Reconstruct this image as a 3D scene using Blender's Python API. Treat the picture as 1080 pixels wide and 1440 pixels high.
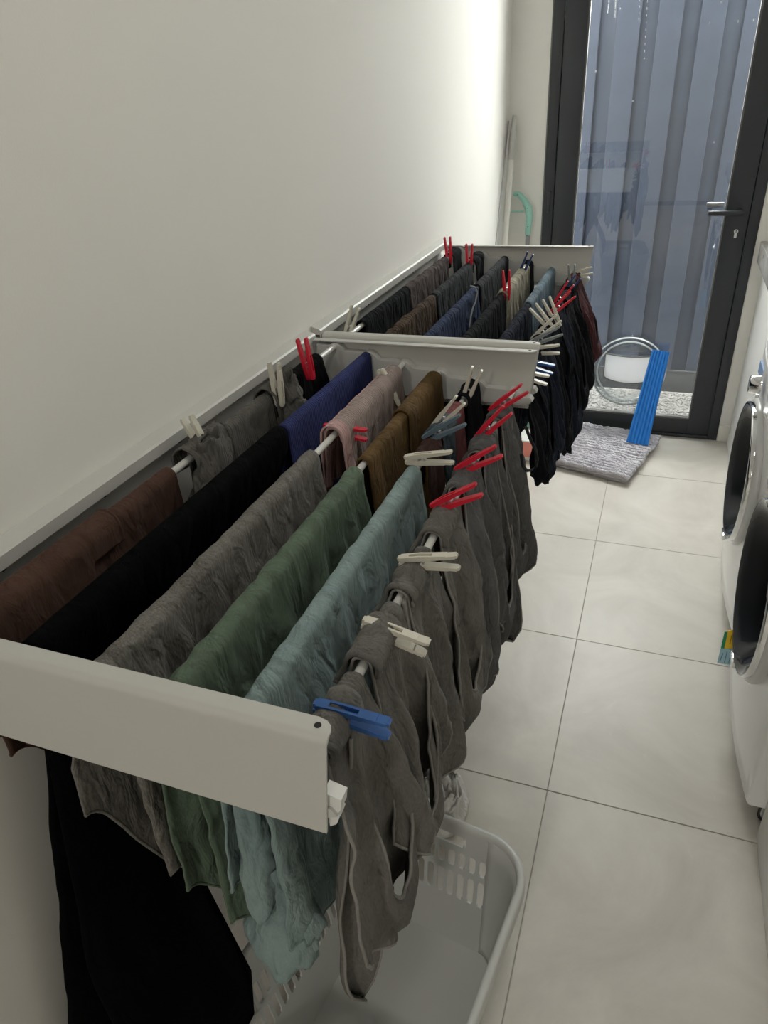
import bpy, bmesh, math, random
import numpy as np
from mathutils import Vector, Matrix, noise

for o in list(bpy.data.objects):
    bpy.data.objects.remove(o, do_unlink=True)
scene = bpy.context.scene
COL = scene.collection
PI = math.pi

# ------------------------------------------------------------------ camera
F_PX = 993.0476
CAM = np.array([0.7026, 0.0, 1.555])
MC = np.array([[0.9378436167, 0.3424399685, -0.0564288801],      # image right
               [0.1294857014, -0.4961005822, -0.8585555692],     # image down
               [-0.3219981424, 0.7978841271, -0.5096058438]])    # forward
cam_d = bpy.data.cameras.new('camera')
cam = bpy.data.objects.new('camera', cam_d)
COL.objects.link(cam)
R3 = Matrix((MC[0], -MC[1], -MC[2])).transposed()
cam.matrix_world = Matrix.Translation(Vector(CAM)) @ R3.to_4x4()
cam_d.sensor_fit = 'VERTICAL'
cam_d.sensor_height = 24.0
cam_d.lens = F_PX / 1440 * 24.0
cam_d.clip_start = 0.02
scene.camera = cam

# ------------------------------------------------------------------ light
SKY = 8.2
world = bpy.data.worlds.new('overcast_sky')
scene.world = world
world.use_nodes = True
wn = world.node_tree.nodes['Background']
wn.inputs['Color'].default_value = (1.0, 0.985, 0.945, 1)
wn.inputs['Strength'].default_value = SKY


def portal(name, loc, rot, sx, sy):
    d = bpy.data.lights.new(name, 'AREA')
    d.shape = 'RECTANGLE'
    d.size = sx
    d.size_y = sy
    d.cycles.is_portal = True
    o = bpy.data.objects.new(name, d)
    o.location = loc
    o.rotation_euler = rot
    COL.objects.link(o)


portal('door_daylight_portal', (0.62, 3.68, 1.21), (-PI / 2, 0, 0), 0.70, 2.34)


def lamp_light(loc, power, size, col):
    d = bpy.data.lights.new('lamp_and_fill_light', 'AREA')
    d.shape = 'DISK'
    d.size = size
    d.energy = power
    d.color = col
    o = bpy.data.objects.new('lamp_and_fill_light', d)
    o.location = loc
    COL.objects.link(o)
    return o


LAMP_XY = (0.75, 0.68)
FILL_LAMP_XY = (0.45, -2.3)
lamp_light((LAMP_XY[0], LAMP_XY[1], 2.555), 0.95, 0.26, (1.0, 0.965, 0.885))
lamp_light((FILL_LAMP_XY[0], FILL_LAMP_XY[1], 2.555), 8.5, 0.26, (1.0, 0.965, 0.885))  # fill light added in the unseen next room to brighten the near rack arm

vs = scene.view_settings
vs.view_transform = 'Standard'
vs.look = 'None'
vs.gamma = 1.0
vs.exposure = 1.94
vs.use_curve_mapping = False


# ------------------------------------------------------------------ pixel -> world
def ray(x, y):
    return MC.T @ np.array([(x - 540) / F_PX, (y - 720) / F_PX, 1.0])


def onp(ax, v, x, y):
    d = ray(x, y)
    return CAM + d * (v - CAM[ax]) / d[ax]


# ------------------------------------------------------------------ materials
def nodes_of(m):
    m.use_nodes = True
    nt = m.node_tree
    return nt, nt.nodes, nt.links, nt.nodes['Principled BSDF']


def mat(name, col, rough=0.5, metal=0.0, var=0.0, vscale=20.0, bump=0.0, bscale=200.0, coat=0.0, spec=0.5, trans=0.0):
    m = bpy.data.materials.new(name)
    nt, N, L, b = nodes_of(m)
    c = (col[0], col[1], col[2], 1)
    b.inputs['Base Color'].default_value = c
    b.inputs['Roughness'].default_value = rough
    b.inputs['Metallic'].default_value = metal
    b.inputs['Coat Weight'].default_value = coat
    b.inputs['Specular IOR Level'].default_value = spec
    tc = N.new('ShaderNodeTexCoord')
    nz = N.new('ShaderNodeTexNoise')
    nz.inputs['Scale'].default_value = vscale
    nz.inputs['Detail'].default_value = 5
    L.new(tc.outputs['Object'], nz.inputs['Vector'])
    mx = N.new('ShaderNodeMix')
    mx.data_type = 'RGBA'
    mx.inputs[6].default_value = tuple(max(0, k * (1 - var)) for k in col) + (1,)
    mx.inputs[7].default_value = tuple(min(1, k * (1 + var)) for k in col) + (1,)
    L.new(nz.outputs['Fac'], mx.inputs[0])
    L.new(mx.outputs[2], b.inputs['Base Color'])
    if bump > 0:
        n2 = N.new('ShaderNodeTexNoise')
        n2.inputs['Scale'].default_value = bscale
        n2.inputs['Detail'].default_value = 3
        L.new(tc.outputs['Object'], n2.inputs['Vector'])
        bp = N.new('ShaderNodeBump')
        bp.inputs['Strength'].default_value = bump
        bp.inputs['Distance'].default_value = 0.002
        L.new(n2.outputs['Fac'], bp.inputs['Height'])
        L.new(bp.outputs['Normal'], b.inputs['Normal'])
    return m


def fabric(name, col, col2=None, marl=0.0, crease=0.5, rib=0.0, sheen=0.06, sheer=0.0, rough=0.9, ribaxis='Y', cscale=34.0, dye=0.72, spec=0.12):
    """woven or knitted cloth: base colour, marl speckle, creases and weave as fine relief"""
    m = bpy.data.materials.new(name)
    nt, N, L, b = nodes_of(m)
    b.inputs['Roughness'].default_value = rough
    b.inputs['Specular IOR Level'].default_value = spec
    b.inputs['Sheen Weight'].default_value = sheen
    b.inputs['Sheen Roughness'].default_value = 0.5
    b.inputs['Sheen Tint'].default_value = tuple(min(1, k * 1.2 + 0.02) for k in col) + (1,)
    col2 = col2 or tuple(k * 0.72 for k in col)
    col, col2 = tuple(k * dye for k in col), tuple(k * dye for k in col2)
    tc = N.new('ShaderNodeTexCoord')
    mp = N.new('ShaderNodeMapping')
    mp.inputs['Scale'].default_value = (1, 1, 0.35)
    L.new(tc.outputs['Object'], mp.inputs['Vector'])
    n1 = N.new('ShaderNodeTexNoise')          # soft colour change
    n1.inputs['Scale'].default_value = 14
    n1.inputs['Detail'].default_value = 6
    L.new(mp.outputs['Vector'], n1.inputs['Vector'])
    n3 = N.new('ShaderNodeTexNoise')          # yarn speckle
    n3.inputs['Scale'].default_value = 420
    n3.inputs['Detail'].default_value = 2
    L.new(mp.outputs['Vector'], n3.inputs['Vector'])
    ma = N.new('ShaderNodeMix')
    ma.data_type = 'FLOAT'
    ma.inputs[0].default_value = marl
    L.new(n1.outputs['Fac'], ma.inputs[2])
    L.new(n3.outputs['Fac'], ma.inputs[3])
    cr = N.new('ShaderNodeValToRGB')
    cr.color_ramp.elements[0].position = 0.32
    cr.color_ramp.elements[1].position = 0.68
    cr.color_ramp.elements[0].color = tuple(col2) + (1,)
    cr.color_ramp.elements[1].color = tuple(col) + (1,)
    L.new(ma.outputs[0], cr.inputs['Fac'])
    L.new(cr.outputs['Color'], b.inputs['Base Color'])
    # relief: creases + weave (+ ribs)
    mp2 = N.new('ShaderNodeMapping')
    mp2.inputs['Scale'].default_value = (1, 1, 0.45)
    mp2.inputs['Rotation'].default_value = (0.35, 0, 0)
    L.new(tc.outputs['Object'], mp2.inputs['Vector'])
    n4 = N.new('ShaderNodeTexNoise')
    n4.inputs['Scale'].default_value = cscale
    n4.inputs['Detail'].default_value = 3.2
    n4.inputs['Distortion'].default_value = 0.7
    L.new(mp2.outputs['Vector'], n4.inputs['Vector'])
    b1 = N.new('ShaderNodeBump')
    b1.inputs['Strength'].default_value = min(1.0, crease * 1.5)
    b1.inputs['Distance'].default_value = 0.018
    L.new(n4.outputs['Fac'], b1.inputs['Height'])
    b2 = N.new('ShaderNodeBump')
    b2.inputs['Strength'].default_value = 0.35
    b2.inputs['Distance'].default_value = 0.0015
    L.new(n3.outputs['Fac'], b2.inputs['Height'])
    L.new(b1.outputs['Normal'], b2.inputs['Normal'])
    last = b2
    if rib > 0:
        w = N.new('ShaderNodeTexWave')
        w.bands_direction = ribaxis
        w.inputs['Scale'].default_value = 55
        w.inputs['Distortion'].default_value = 0.6
        L.new(tc.outputs['Object'], w.inputs['Vector'])
        b3 = N.new('ShaderNodeBump')
        b3.inputs['Strength'].default_value = rib
        b3.inputs['Distance'].default_value = 0.003
        L.new(w.outputs['Fac'], b3.inputs['Height'])
        L.new(b2.outputs['Normal'], b3.inputs['Normal'])
        last = b3
    L.new(last.outputs['Normal'], b.inputs['Normal'])
    if sheer > 0:
        out = N['Material Output']
        tr = N.new('ShaderNodeBsdfTransparent')
        ms = N.new('ShaderNodeMixShader')
        ms.inputs[0].default_value = sheer
        L.new(b.outputs[0], ms.inputs[1])
        L.new(tr.outputs[0], ms.inputs[2])
        L.new(ms.outputs[0], out.inputs['Surface'])
    return m


def glass_mat(name, tint=(0.97, 0.98, 0.98), rough=0.0, ior=1.5):
    m = bpy.data.materials.new(name)
    m.use_nodes = True
    N, L = m.node_tree.nodes, m.node_tree.links
    N.remove(N['Principled BSDF'])
    out = N['Material Output']
    tr = N.new('ShaderNodeBsdfTransparent')
    tr.inputs['Color'].default_value = tint + (1,)
    gl = N.new('ShaderNodeBsdfGlossy')
    gl.inputs['Roughness'].default_value = rough
    # Schlick reflectance from the facing angle, the same on both faces of the pane
    lw = N.new('ShaderNodeLayerWeight')
    lw.inputs['Blend'].default_value = 0.5
    pw = N.new('ShaderNodeMath')
    pw.operation = 'POWER'
    pw.inputs[1].default_value = 5.0
    L.new(lw.outputs['Facing'], pw.inputs[0])
    f0 = ((ior - 1) / (ior + 1)) ** 2
    fr = N.new('ShaderNodeMath')
    fr.operation = 'MULTIPLY_ADD'
    fr.inputs[1].default_value = 1 - f0
    fr.inputs[2].default_value = f0
    L.new(pw.outputs[0], fr.inputs[0])
    ms = N.new('ShaderNodeMixShader')
    L.new(fr.outputs[0], ms.inputs[0])
    L.new(tr.outputs[0], ms.inputs[1])
    L.new(gl.outputs[0], ms.inputs[2])
    L.new(ms.outputs[0], out.inputs['Surface'])
    return m


M_WALL = mat('painted_plaster', (0.84, 0.825, 0.785), 0.85, var=0.02, vscale=3, bump=0.06, bscale=350)
M_CEIL = mat('ceiling_paint', (0.8, 0.8, 0.78), 0.9)
M_GROUT = mat('grout', (0.36, 0.34, 0.31), 0.95)
M_TRIM = mat('trim_paint', (0.78, 0.76, 0.70), 0.5)
M_FRAME = mat('charcoal_aluminium', (0.022, 0.026, 0.031), 0.42, var=0.08, vscale=40)
M_SEAL = mat('grey_glazing_seal', (0.16, 0.16, 0.15), 0.7)
M_GLASS = glass_mat('clear_glass')
M_CLEAR = glass_mat('clear_plastic', (0.90, 0.93, 0.93), 0.12, 1.9)
M_POWDER = mat('light_grey_powder_coat', (0.54, 0.535, 0.505), 0.42, var=0.015, vscale=300, bump=0.05, bscale=1500)
M_HOLDER = mat('light_grey_plastic', (0.56, 0.56, 0.54), 0.38)
M_ROD = mat('white_coated_rod', (0.72, 0.72, 0.70), 0.3)
M_DARK = mat('dark_hole', (0.012, 0.012, 0.012), 0.8)
M_STEEL = mat('spring_steel', (0.6, 0.6, 0.62), 0.3, 1.0)
M_CHROME = mat('chrome', (0.78, 0.79, 0.80), 0.07, 1.0)
M_WHITEGL = mat('white_enamel', (0.80, 0.80, 0.79), 0.22, coat=0.3)
M_WASHGREY = mat('pale_door_trim', (0.60, 0.60, 0.58), 0.3, coat=0.2)
M_SMOKE = mat('smoked_door_glass', (0.022, 0.024, 0.028), 0.06, spec=0.25)
M_BOWL = mat('dark_door_bowl', (0.012, 0.013, 0.015), 0.35, spec=0.04)
M_CAB = mat('white_cabinet', (0.78, 0.78, 0.76), 0.35)
M_BENCH = mat('grey_stone_benchtop', (0.42, 0.42, 0.41), 0.2, var=0.45, vscale=14)
M_BASKET = mat('light_grey_basket_plastic', (0.56, 0.565, 0.545), 0.38)
M_TEAL = mat('mint_plastic', (0.36, 0.68, 0.58), 0.45)
M_POLE = mat('white_pole', (0.72, 0.71, 0.66), 0.35)
M_POLEGREY = mat('grey_pole', (0.32, 0.33, 0.33), 0.4)
M_CAP = mat('pale_grey_cap', (0.52, 0.52, 0.49), 0.5)
M_BLUEF = mat('blue_foam', (0.010, 0.19, 0.62), 0.55, bump=0.1, bscale=600)
M_FLAP = mat('white_translucent_flap', (0.93, 0.93, 0.92), 0.3)
_N, _L = M_FLAP.node_tree.nodes, M_FLAP.node_tree.links
_t = _N.new('ShaderNodeBsdfTranslucent')
_t.inputs['Color'].default_value = (0.9, 0.9, 0.9, 1)
_m = _N.new('ShaderNodeMixShader')
_m.inputs[0].default_value = 0.92
_L.new(_N['Principled BSDF'].outputs[0], _m.inputs[1])
_L.new(_t.outputs[0], _m.inputs[2])
_L.new(_m.outputs[0], _N['Material Output'].inputs['Surface'])
M_ORANGE = mat('orange_fluff', (0.95, 0.12, 0.02), 0.9)
M_CORAL = mat('coral_card', (0.82, 0.30, 0.24), 0.6)
M_CARDW = mat('white_card', (0.82, 0.84, 0.82), 0.6)
M_FENCE = mat('blue_grey_stained_timber', (0.021, 0.0255, 0.036), 0.85, var=0.22, vscale=9, bump=0.05, bscale=60, spec=0.08)
M_PLINTH = mat('grey_plinth_board', (0.03, 0.0315, 0.034), 0.85, var=0.15, spec=0.08)
M_PEBBLE = mat('pale_pebbles', (0.125, 0.123, 0.118), 0.9, var=0.55, vscale=50, spec=0.1)
M_DRIP = mat('dried_water_marks', (0.85, 0.87, 0.9), 0.6)
M_BLACKPL = mat('black_plastic', (0.015, 0.015, 0.017), 0.4)

P_BEIGE = mat('beige_peg_plastic', (0.62, 0.59, 0.50), 0.45)
P_RED = mat('red_peg_plastic', (0.60, 0.012, 0.035), 0.4)
P_BLUE = mat('blue_peg_plastic', (0.03, 0.11, 0.34), 0.4)
P_NAVY = mat('navy_peg_plastic', (0.02, 0.05, 0.16), 0.4)
P_SLATE = mat('slate_blue_peg_plastic', (0.10, 0.15, 0.19), 0.45)
P_GREY = mat('grey_peg_plastic', (0.22, 0.24, 0.24), 0.45)


def tile_material():
    m = bpy.data.materials.new('stone_look_tile')
    nt, N, L, b = nodes_of(m)
    geo = N.new('ShaderNodeNewGeometry')
    n1 = N.new('ShaderNodeTexNoise')
    n1.inputs['Scale'].default_value = 2.6
    n1.inputs['Detail'].default_value = 8
    n1.inputs['Roughness'].default_value = 0.62
    n1.inputs['Distortion'].default_value = 0.8
    L.new(geo.outputs['Position'], n1.inputs['Vector'])
    cr = N.new('ShaderNodeValToRGB')
    cr.color_ramp.elements[0].position = 0.30
    cr.color_ramp.elements[0].color = (0.52, 0.49, 0.44, 1)
    cr.color_ramp.elements[1].position = 0.72
    cr.color_ramp.elements[1].color = (0.69, 0.66, 0.605, 1)
    L.new(n1.outputs['Fac'], cr.inputs['Fac'])
    n2 = N.new('ShaderNodeTexNoise')
    n2.inputs['Scale'].default_value = 7
    n2.inputs['Detail'].default_value = 10
    n2.inputs['Roughness'].default_value = 0.75
    n2.inputs['Distortion'].default_value = 2.5
    L.new(geo.outputs['Position'], n2.inputs['Vector'])
    cr2 = N.new('ShaderNodeValToRGB')
    cr2.color_ramp.elements[0].position = 0.60
    cr2.color_ramp.elements[0].color = (0, 0, 0, 1)
    cr2.color_ramp.elements[1].position = 0.72
    cr2.color_ramp.elements[1].color = (0.35, 0.35, 0.35, 1)
    L.new(n2.outputs['Fac'], cr2.inputs['Fac'])
    mx = N.new('ShaderNodeMix')
    mx.data_type = 'RGBA'
    L.new(cr2.outputs['Color'], mx.inputs[0])
    L.new(cr.outputs['Color'], mx.inputs[6])
    mx.inputs[7].default_value = (0.70, 0.68, 0.64, 1)
    L.new(mx.outputs[2], b.inputs['Base Color'])
    b.inputs['Roughness'].default_value = 0.42
    b.inputs['Specular IOR Level'].default_value = 0.4
    return m


M_TILE = tile_material()


# ------------------------------------------------------------------ mesh helpers
def mesh_obj(name, verts, faces, material, parent=None, smooth=False):
    me = bpy.data.meshes.new(name)
    me.from_pydata([tuple(v) for v in verts], [], faces)
    me.update()
    if smooth:
        me.polygons.foreach_set('use_smooth', [True] * len(me.polygons))
    if material:
        me.materials.append(material)
    o = bpy.data.objects.new(name, me)
    COL.objects.link(o)
    if parent:
        o.parent = parent
    return o


def bm_obj(name, bm, material, parent=None, smooth=False, angle=None):
    me = bpy.data.meshes.new(name)
    bmesh.ops.recalc_face_normals(bm, faces=bm.faces)
    bm.to_mesh(me)
    bm.free()
    if smooth:
        me.polygons.foreach_set('use_smooth', [True] * len(me.polygons))
        if angle:
            me.set_sharp_from_angle(angle=math.radians(angle))
    if material:
        me.materials.append(material)
    o = bpy.data.objects.new(name, me)
    COL.objects.link(o)
    if parent:
        o.parent = parent
    return o


def box(bm, x0, x1, y0, y1, z0, z1, bevel=0.0, seg=2):
    r = bmesh.ops.create_cube(bm, size=1)
    vs_ = r['verts']
    for v in vs_:
        v.co = Vector(((x0 + x1) / 2 + v.co.x * (x1 - x0), (y0 + y1) / 2 + v.co.y * (y1 - y0), (z0 + z1) / 2 + v.co.z * (z1 - z0)))
    if bevel > 0:
        es = list({e for v in vs_ for e in v.link_edges})
        bmesh.ops.bevel(bm, geom=es, offset=bevel, segments=seg, affect='EDGES', profile=0.5)


def tube(bm, pts, rad, n=10, caps=True):
    pts = [Vector(p) for p in pts]
    rads = rad if isinstance(rad, (list, tuple)) else [rad] * len(pts)
    rings = []
    prev = None
    for i, p in enumerate(pts):
        a = pts[max(0, i - 1)]
        c = pts[min(len(pts) - 1, i + 1)]
        t = (c - a).normalized()
        if prev is None:
            up = Vector((0, 0, 1)) if abs(t.z) < 0.9 else Vector((1, 0, 0))
            u = t.cross(up).normalized()
        else:
            u = (prev - t * prev.dot(t)).normalized()
        prev = u
        w = t.cross(u)
        rings.append([bm.verts.new(p + (u * math.cos(2 * PI * k / n) + w * math.sin(2 * PI * k / n)) * rads[i]) for k in range(n)])
    for i in range(len(rings) - 1):
        for k in range(n):
            bm.faces.new((rings[i][k], rings[i][(k + 1) % n], rings[i + 1][(k + 1) % n], rings[i + 1][k]))
    if caps:
        bm.faces.new(rings[0][::-1])
        bm.faces.new(rings[-1])


def prism(bm, pts2, axis, a, b):
    """extrude a 2-D outline along an axis: axis 0 -> pts are (y,z), 1 -> (x,z), 2 -> (x,y)"""
    def P(p, h):
        return {0: (h, p[0], p[1]), 1: (p[0], h, p[1]), 2: (p[0], p[1], h)}[axis]
    lo = [bm.verts.new(P(p, a)) for p in pts2]
    hi = [bm.verts.new(P(p, b)) for p in pts2]
    n = len(pts2)
    for i in range(n):
        bm.faces.new((lo[i], lo[(i + 1) % n], hi[(i + 1) % n], hi[i]))
    bm.faces.new(lo[::-1])
    bm.faces.new(hi)


def lathe_x(bm, prof, n=40, close=False):
    """profile list of (x, r) turned about the X axis"""
    rings = []
    for x, r in prof:
        rings.append([bm.verts.new((x, r * math.cos(2 * PI * k / n), r * math.sin(2 * PI * k / n))) for k in range(n)])
    m = len(rings)
    for i in range(m if close else m - 1):
        for k in range(n):
            bm.faces.new((rings[i][k], rings[i][(k + 1) % n], rings[(i + 1) % m][(k + 1) % n], rings[(i + 1) % m][k]))
    return rings


def empty(name, loc=(0, 0, 0)):
    o = bpy.data.objects.new(name, None)
    o.empty_display_size = 0.05
    o.location = loc
    COL.objects.link(o)
    return o


def tag(o, label, cat, group=None):
    o['label'] = label
    o['category'] = cat
    if group:
        o['group'] = group
    return o


def struct(o, label=None):
    o['kind'] = 'structure'
    if label:
        o['label'] = label
    return o


def reparent(o, p):
    """parent with geometry given in world coordinates"""
    o.parent = p
    o.matrix_parent_inverse = Matrix.Translation(-Vector(p.location)) if p.rotation_euler.z == 0 else p.matrix_basis.inverted()
    return o


def pbox(name, m, parent, *dims, bevel=0.0, seg=2, smooth=False):
    bm = bmesh.new()
    box(bm, *dims, bevel=bevel, seg=seg)
    o = bm_obj(name, bm, m, None, smooth=smooth or bevel > 0, angle=40)
    if parent:
        reparent(o, parent)
    return o


# ------------------------------------------------------------------ the room
YD = 3.5           # inner face of the door wall
XR = 1.72          # right wall behind the machines
YB = -1.5          # where the laundry opens to the next room
HC = 2.6

# floor: grout slab with each tile a part
fl = pbox('floor', M_GROUT, None, -1.6, XR + 0.9, -4.75, YD + 0.1, -0.06, -0.002)
struct(fl, 'pale stone-look floor tiles with thin grout lines')
tile_x = [-1.2, -0.597, 0.005, 0.605, 1.205, 1.80, 2.4]
tile_y = [3.042 - 0.6035 * k for k in range(0, 13)]
ty = [YD] + tile_y
tile_meshes = {}
for j in range(len(ty) - 1):
    y1_, y0_ = ty[j], ty[j + 1]
    for i in range(len(tile_x) - 1):
        x0_, x1_ = tile_x[i], tile_x[i + 1]
        inside = x1_ > 0.0 and x0_ < XR
        if y0_ > YB - 0.3 and not inside:
            continue
        key = (round(x1_ - x0_, 3), round(y1_ - y0_, 3))
        if key not in tile_meshes:
            bm = bmesh.new()
            box(bm, 0.0012, key[0] - 0.0012, 0.0012, key[1] - 0.0012, -0.006, 0.0, bevel=0.0008, seg=1)
            t = bm_obj('tile', bm, M_TILE)
            tile_meshes[key] = t.data
        else:
            t = bpy.data.objects.new('tile', tile_meshes[key])
            COL.objects.link(t)
        t.location = (x0_, y0_, 0)
        t.parent = fl

struct(pbox('wall_left', M_WALL, None, -0.12, 0.0, YB, YD, 0, HC), 'plain off-white painted wall behind the drying racks')
struct(pbox('wall_right', M_WALL, None, XR, XR + 0.12, YB, YD, 0, HC))
struct(pbox('ceiling', M_CEIL, None, -1.6, XR + 0.9, -4.75, YD + 0.2, HC, HC + 0.1))
# door wall with the opening X 0.166..1.070, Z 0..2.14
bm = bmesh.new()
box(bm, -0.12, 0.166, YD, YD + 0.2, -0.06, HC)
box(bm, 1.070, XR + 0.12, YD, YD + 0.2, -0.06, HC)
box(bm, 0.166, 1.070, YD, YD + 0.2, 2.43, HC)
struct(bm_obj('wall_back', bm, M_WALL), 'off-white wall around the glazed door')
# next room behind the photographer
bm = bmesh.new()
box(bm, -1.6, -0.12, YB - 0.12, YB, 0, HC)
box(bm, XR + 0.12, XR + 0.9, YB - 0.12, YB, 0, HC)
box(bm, -1.6, -1.5, -4.6, YB - 0.12, 0, HC)
box(bm, XR + 0.8, XR + 0.9, -4.6, YB - 0.12, 0, HC)
box(bm, -1.6, XR + 0.9, -4.72, -4.6, 0, HC)
struct(bm_obj('wall_front', bm, M_WALL))
# skirting
struct(pbox('baseboard_left', M_TRIM, None, 0.0, 0.012, YB, YD, 0, 0.08, bevel=0.002))
struct(pbox('baseboard_back', M_TRIM, None, 1.070, 1.128, YD - 0.012, YD, 0, 0.082, bevel=0.002), 'short cream skirting beside the door frame')
struct(pbox('baseboard_back_left', M_TRIM, None, 0.012, 0.164, YD - 0.012, YD, 0, 0.082, bevel=0.002))

# ------------------------------------------------------------------ glazed door
door = empty('door_1', (0.618, YD + 0.05, 0))
struct(door, 'charcoal aluminium glazed door with a round pet flap in its glass')
GX0, GX1, GZ0, GZ1 = 0.305, 0.934, 0.094, 2.31
# fixed jamb
bm = bmesh.new()
box(bm, 0.168, 0.212, YD - 0.006, YD + 0.11, 0.0, 2.43, 0.002)
box(bm, 1.026, 1.069, YD - 0.006, YD + 0.11, 0.0, 2.43, 0.002)
box(bm, 0.212, 1.026, YD - 0.006, YD + 0.11, 2.39, 2.43, 0.002)
box(bm, 0.212, 1.026, YD - 0.006, YD + 0.11, 0.0, 0.018, 0.002)
reparent(bm_obj('jamb', bm, M_FRAME, smooth=True, angle=40), door)
bm = bmesh.new()
box(bm, 0.164, 0.169, YD - 0.008, YD + 0.0, 0.0, 2.43)
reparent(bm_obj('edge_bead', bm, M_SEAL), door)
for nm, d in (('stile', (0.215, GX0, YD - 0.002, YD + 0.05, 0.02, 2.388)), ('stile', (GX1, 1.023, YD - 0.002, YD + 0.05, 0.02, 2.388)),
              ('bottom_rail', (GX0, GX1, YD - 0.002, YD + 0.05, 0.02, GZ0)), ('top_rail', (GX0, GX1, YD - 0.002, YD + 0.05, GZ1, 2.388))):
    pbox(nm, M_FRAME, door, *d, bevel=0.002)
bm = bmesh.new()
for d in ((GX0, GX0 + 0.006, GZ0, GZ1), (GX1 - 0.006, GX1, GZ0, GZ1), (GX0, GX1, GZ0, GZ0 + 0.006), (GX0, GX1, GZ1 - 0.006, GZ1)):
    box(bm, d[0], d[1], YD + 0.004, YD + 0.03, d[2], d[3])
reparent(bm_obj('glazing_seal', bm, M_SEAL), door)
pbox('glass_pane', M_GLASS, door, GX0, GX1, YD + 0.012, YD + 0.016, GZ0, GZ1)
pbox('glass_pane', M_GLASS, door, GX0, GX1, YD + 0.028, YD + 0.032, GZ0, GZ1)
# drips and specks dried on the glass
rd = random.Random(5)
bm = bmesh.new()
drips = [(735, 0, 44), (757, 0, 22), (864, 0, 18), (866, 0, 30)]
for (px, a, b_) in drips:
    pass
for (px0, py0, px1, py1, nseg, w) in [(866, -10, 864, 26, 3, 0.0018), (857, -10, 854, 20, 2, 0.0016), (900, -10, 898, 34, 5, 0.001), (911, -10, 906, 80, 9, 0.0010)]:
    for k in range(nseg):
        t0 = k / nseg
        t1 = t0 + (0.9 if nseg < 4 else 0.35) / nseg
        A = onp(1, YD + 0.0112, px0 + (px1 - px0) * t0, py0 + (py1 - py0) * t0)
        B = onp(1, YD + 0.0112, px0 + (px1 - px0) * t1, py0 + (py1 - py0) * t1)
        tube(bm, [A, B], w, 6)
for (px, py) in [(906, 82), (838, 100), (872, 12), (998, 32), (1038, 30), (1004, 200), (1003, 347), (1015, 2), (1060, 28), (890, 142), (1008, 400)]:
    A = Vector(onp(1, YD + 0.0112, px, py))
    r = bmesh.ops.create_icosphere(bm, subdivisions=1, radius=0.003)
    for v in r['verts']:
        v.co = A + Vector((v.co.x, v.co.y * 0.25, v.co.z * 1.4))
dr = bm_obj('water_marks', bm, M_DRIP)
reparent(dr, door)
dr['kind'] = 'stuff'
# hinge, handle, lock
pbox('hinge', M_FRAME, door, 0.186, 0.199, YD - 0.016, YD - 0.004, 1.045, 1.135, bevel=0.004)
hd = empty('lever_handle', (0.985, YD - 0.002, 1.045))
hd.parent = door
hd.matrix_parent_inverse = Matrix.Translation(-Vector(door.location))
bpy.data.objects.remove(hd)
bm = bmesh.new()
tube(bm, [(0.985, YD, 1.045), (0.985, YD - 0.048, 1.045)], 0.010, 12)
tube(bm, [(0.995, YD - 0.05, 1.045), (0.985, YD - 0.055, 1.045), (0.965, YD - 0.056, 1.045), (0.862, YD - 0.056, 1.045)], [0.009, 0.0105, 0.0105, 0.0105], 14)
lev = reparent(bm_obj('lever_handle', bm, M_FRAME, smooth=True, angle=50), door)
bm = bmesh.new()
box(bm, 0.855, 0.925, YD + 0.055, YD + 0.075, 1.05, 1.072, 0.004)
reparent(bm_obj('outer_handle', bm, M_STEEL, smooth=True, angle=40), door)
bm = bmesh.new()
c = Vector((0.985, YD - 0.004, 0.965))
prof = [(c.x + 0.0085 * math.cos(a), c.z + 0.0085 * math.sin(a)) for a in [math.radians(-50 + 280 * k / 14) for k in range(15)]]
prof += [(c.x - 0.0048, c.z - 0.026), (c.x + 0.0048, c.z - 0.026)]
prism(bm, prof, 1, YD - 0.0045, YD + 0.002)
lk = reparent(bm_obj('lock_cylinder', bm, M_STEEL), door)
bm = bmesh.new()
box(bm, c.x - 0.0014, c.x + 0.0014, YD - 0.0052, YD - 0.004, c.z - 0.005, c.z + 0.007)
reparent(bm_obj('keyhole', bm, M_DARK), door)

# pet flap in the glass
PC = Vector((0.622, YD, 0.322))
PRX, PRZ = 0.176, 0.176


def ring_y(name, r0, r1, y0, y1, m, parent, n=48, sq=1.0):
    bm = bmesh.new()
    rows = []
    for (r, y) in ((r0, y0), ((r0 + r1) / 2, y0 - 0.004), (r1, y0), (r1, y1), (r0, y1)):
        rows.append([bm.verts.new((PC.x + r * math.cos(2 * PI * k / n), y, PC.z + r * math.sin(2 * PI * k / n) * sq)) for k in range(n)])
    for i in range(5):
        for k in range(n):
            bm.faces.new((rows[i][k], rows[i][(k + 1) % n], rows[(i + 1) % 5][(k + 1) % n], rows[(i + 1) % 5][k]))
    return reparent(bm_obj(name, bm, m, smooth=True, angle=40), parent)


pet = ring_y('pet_flap_ring', 0.158, 0.176, YD - 0.012, YD + 0.03, M_CLEAR, door)
M_RING = mat('milky_ring_plastic', (0.55, 0.57, 0.58), 0.25)
ring_y('pet_flap_rim', 0.166, 0.172, YD - 0.017, YD - 0.011, M_RING, door)
ring_y('pet_flap_inner_rim', 0.142, 0.149, YD - 0.010, YD + 0.0, M_RING, door)
ring_y('pet_flap_disc', 0.118, 0.157, YD + 0.004, YD + 0.008, glass_mat('clear_disc', (0.94, 0.96, 0.96), 0.05, 1.5), door)
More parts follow.
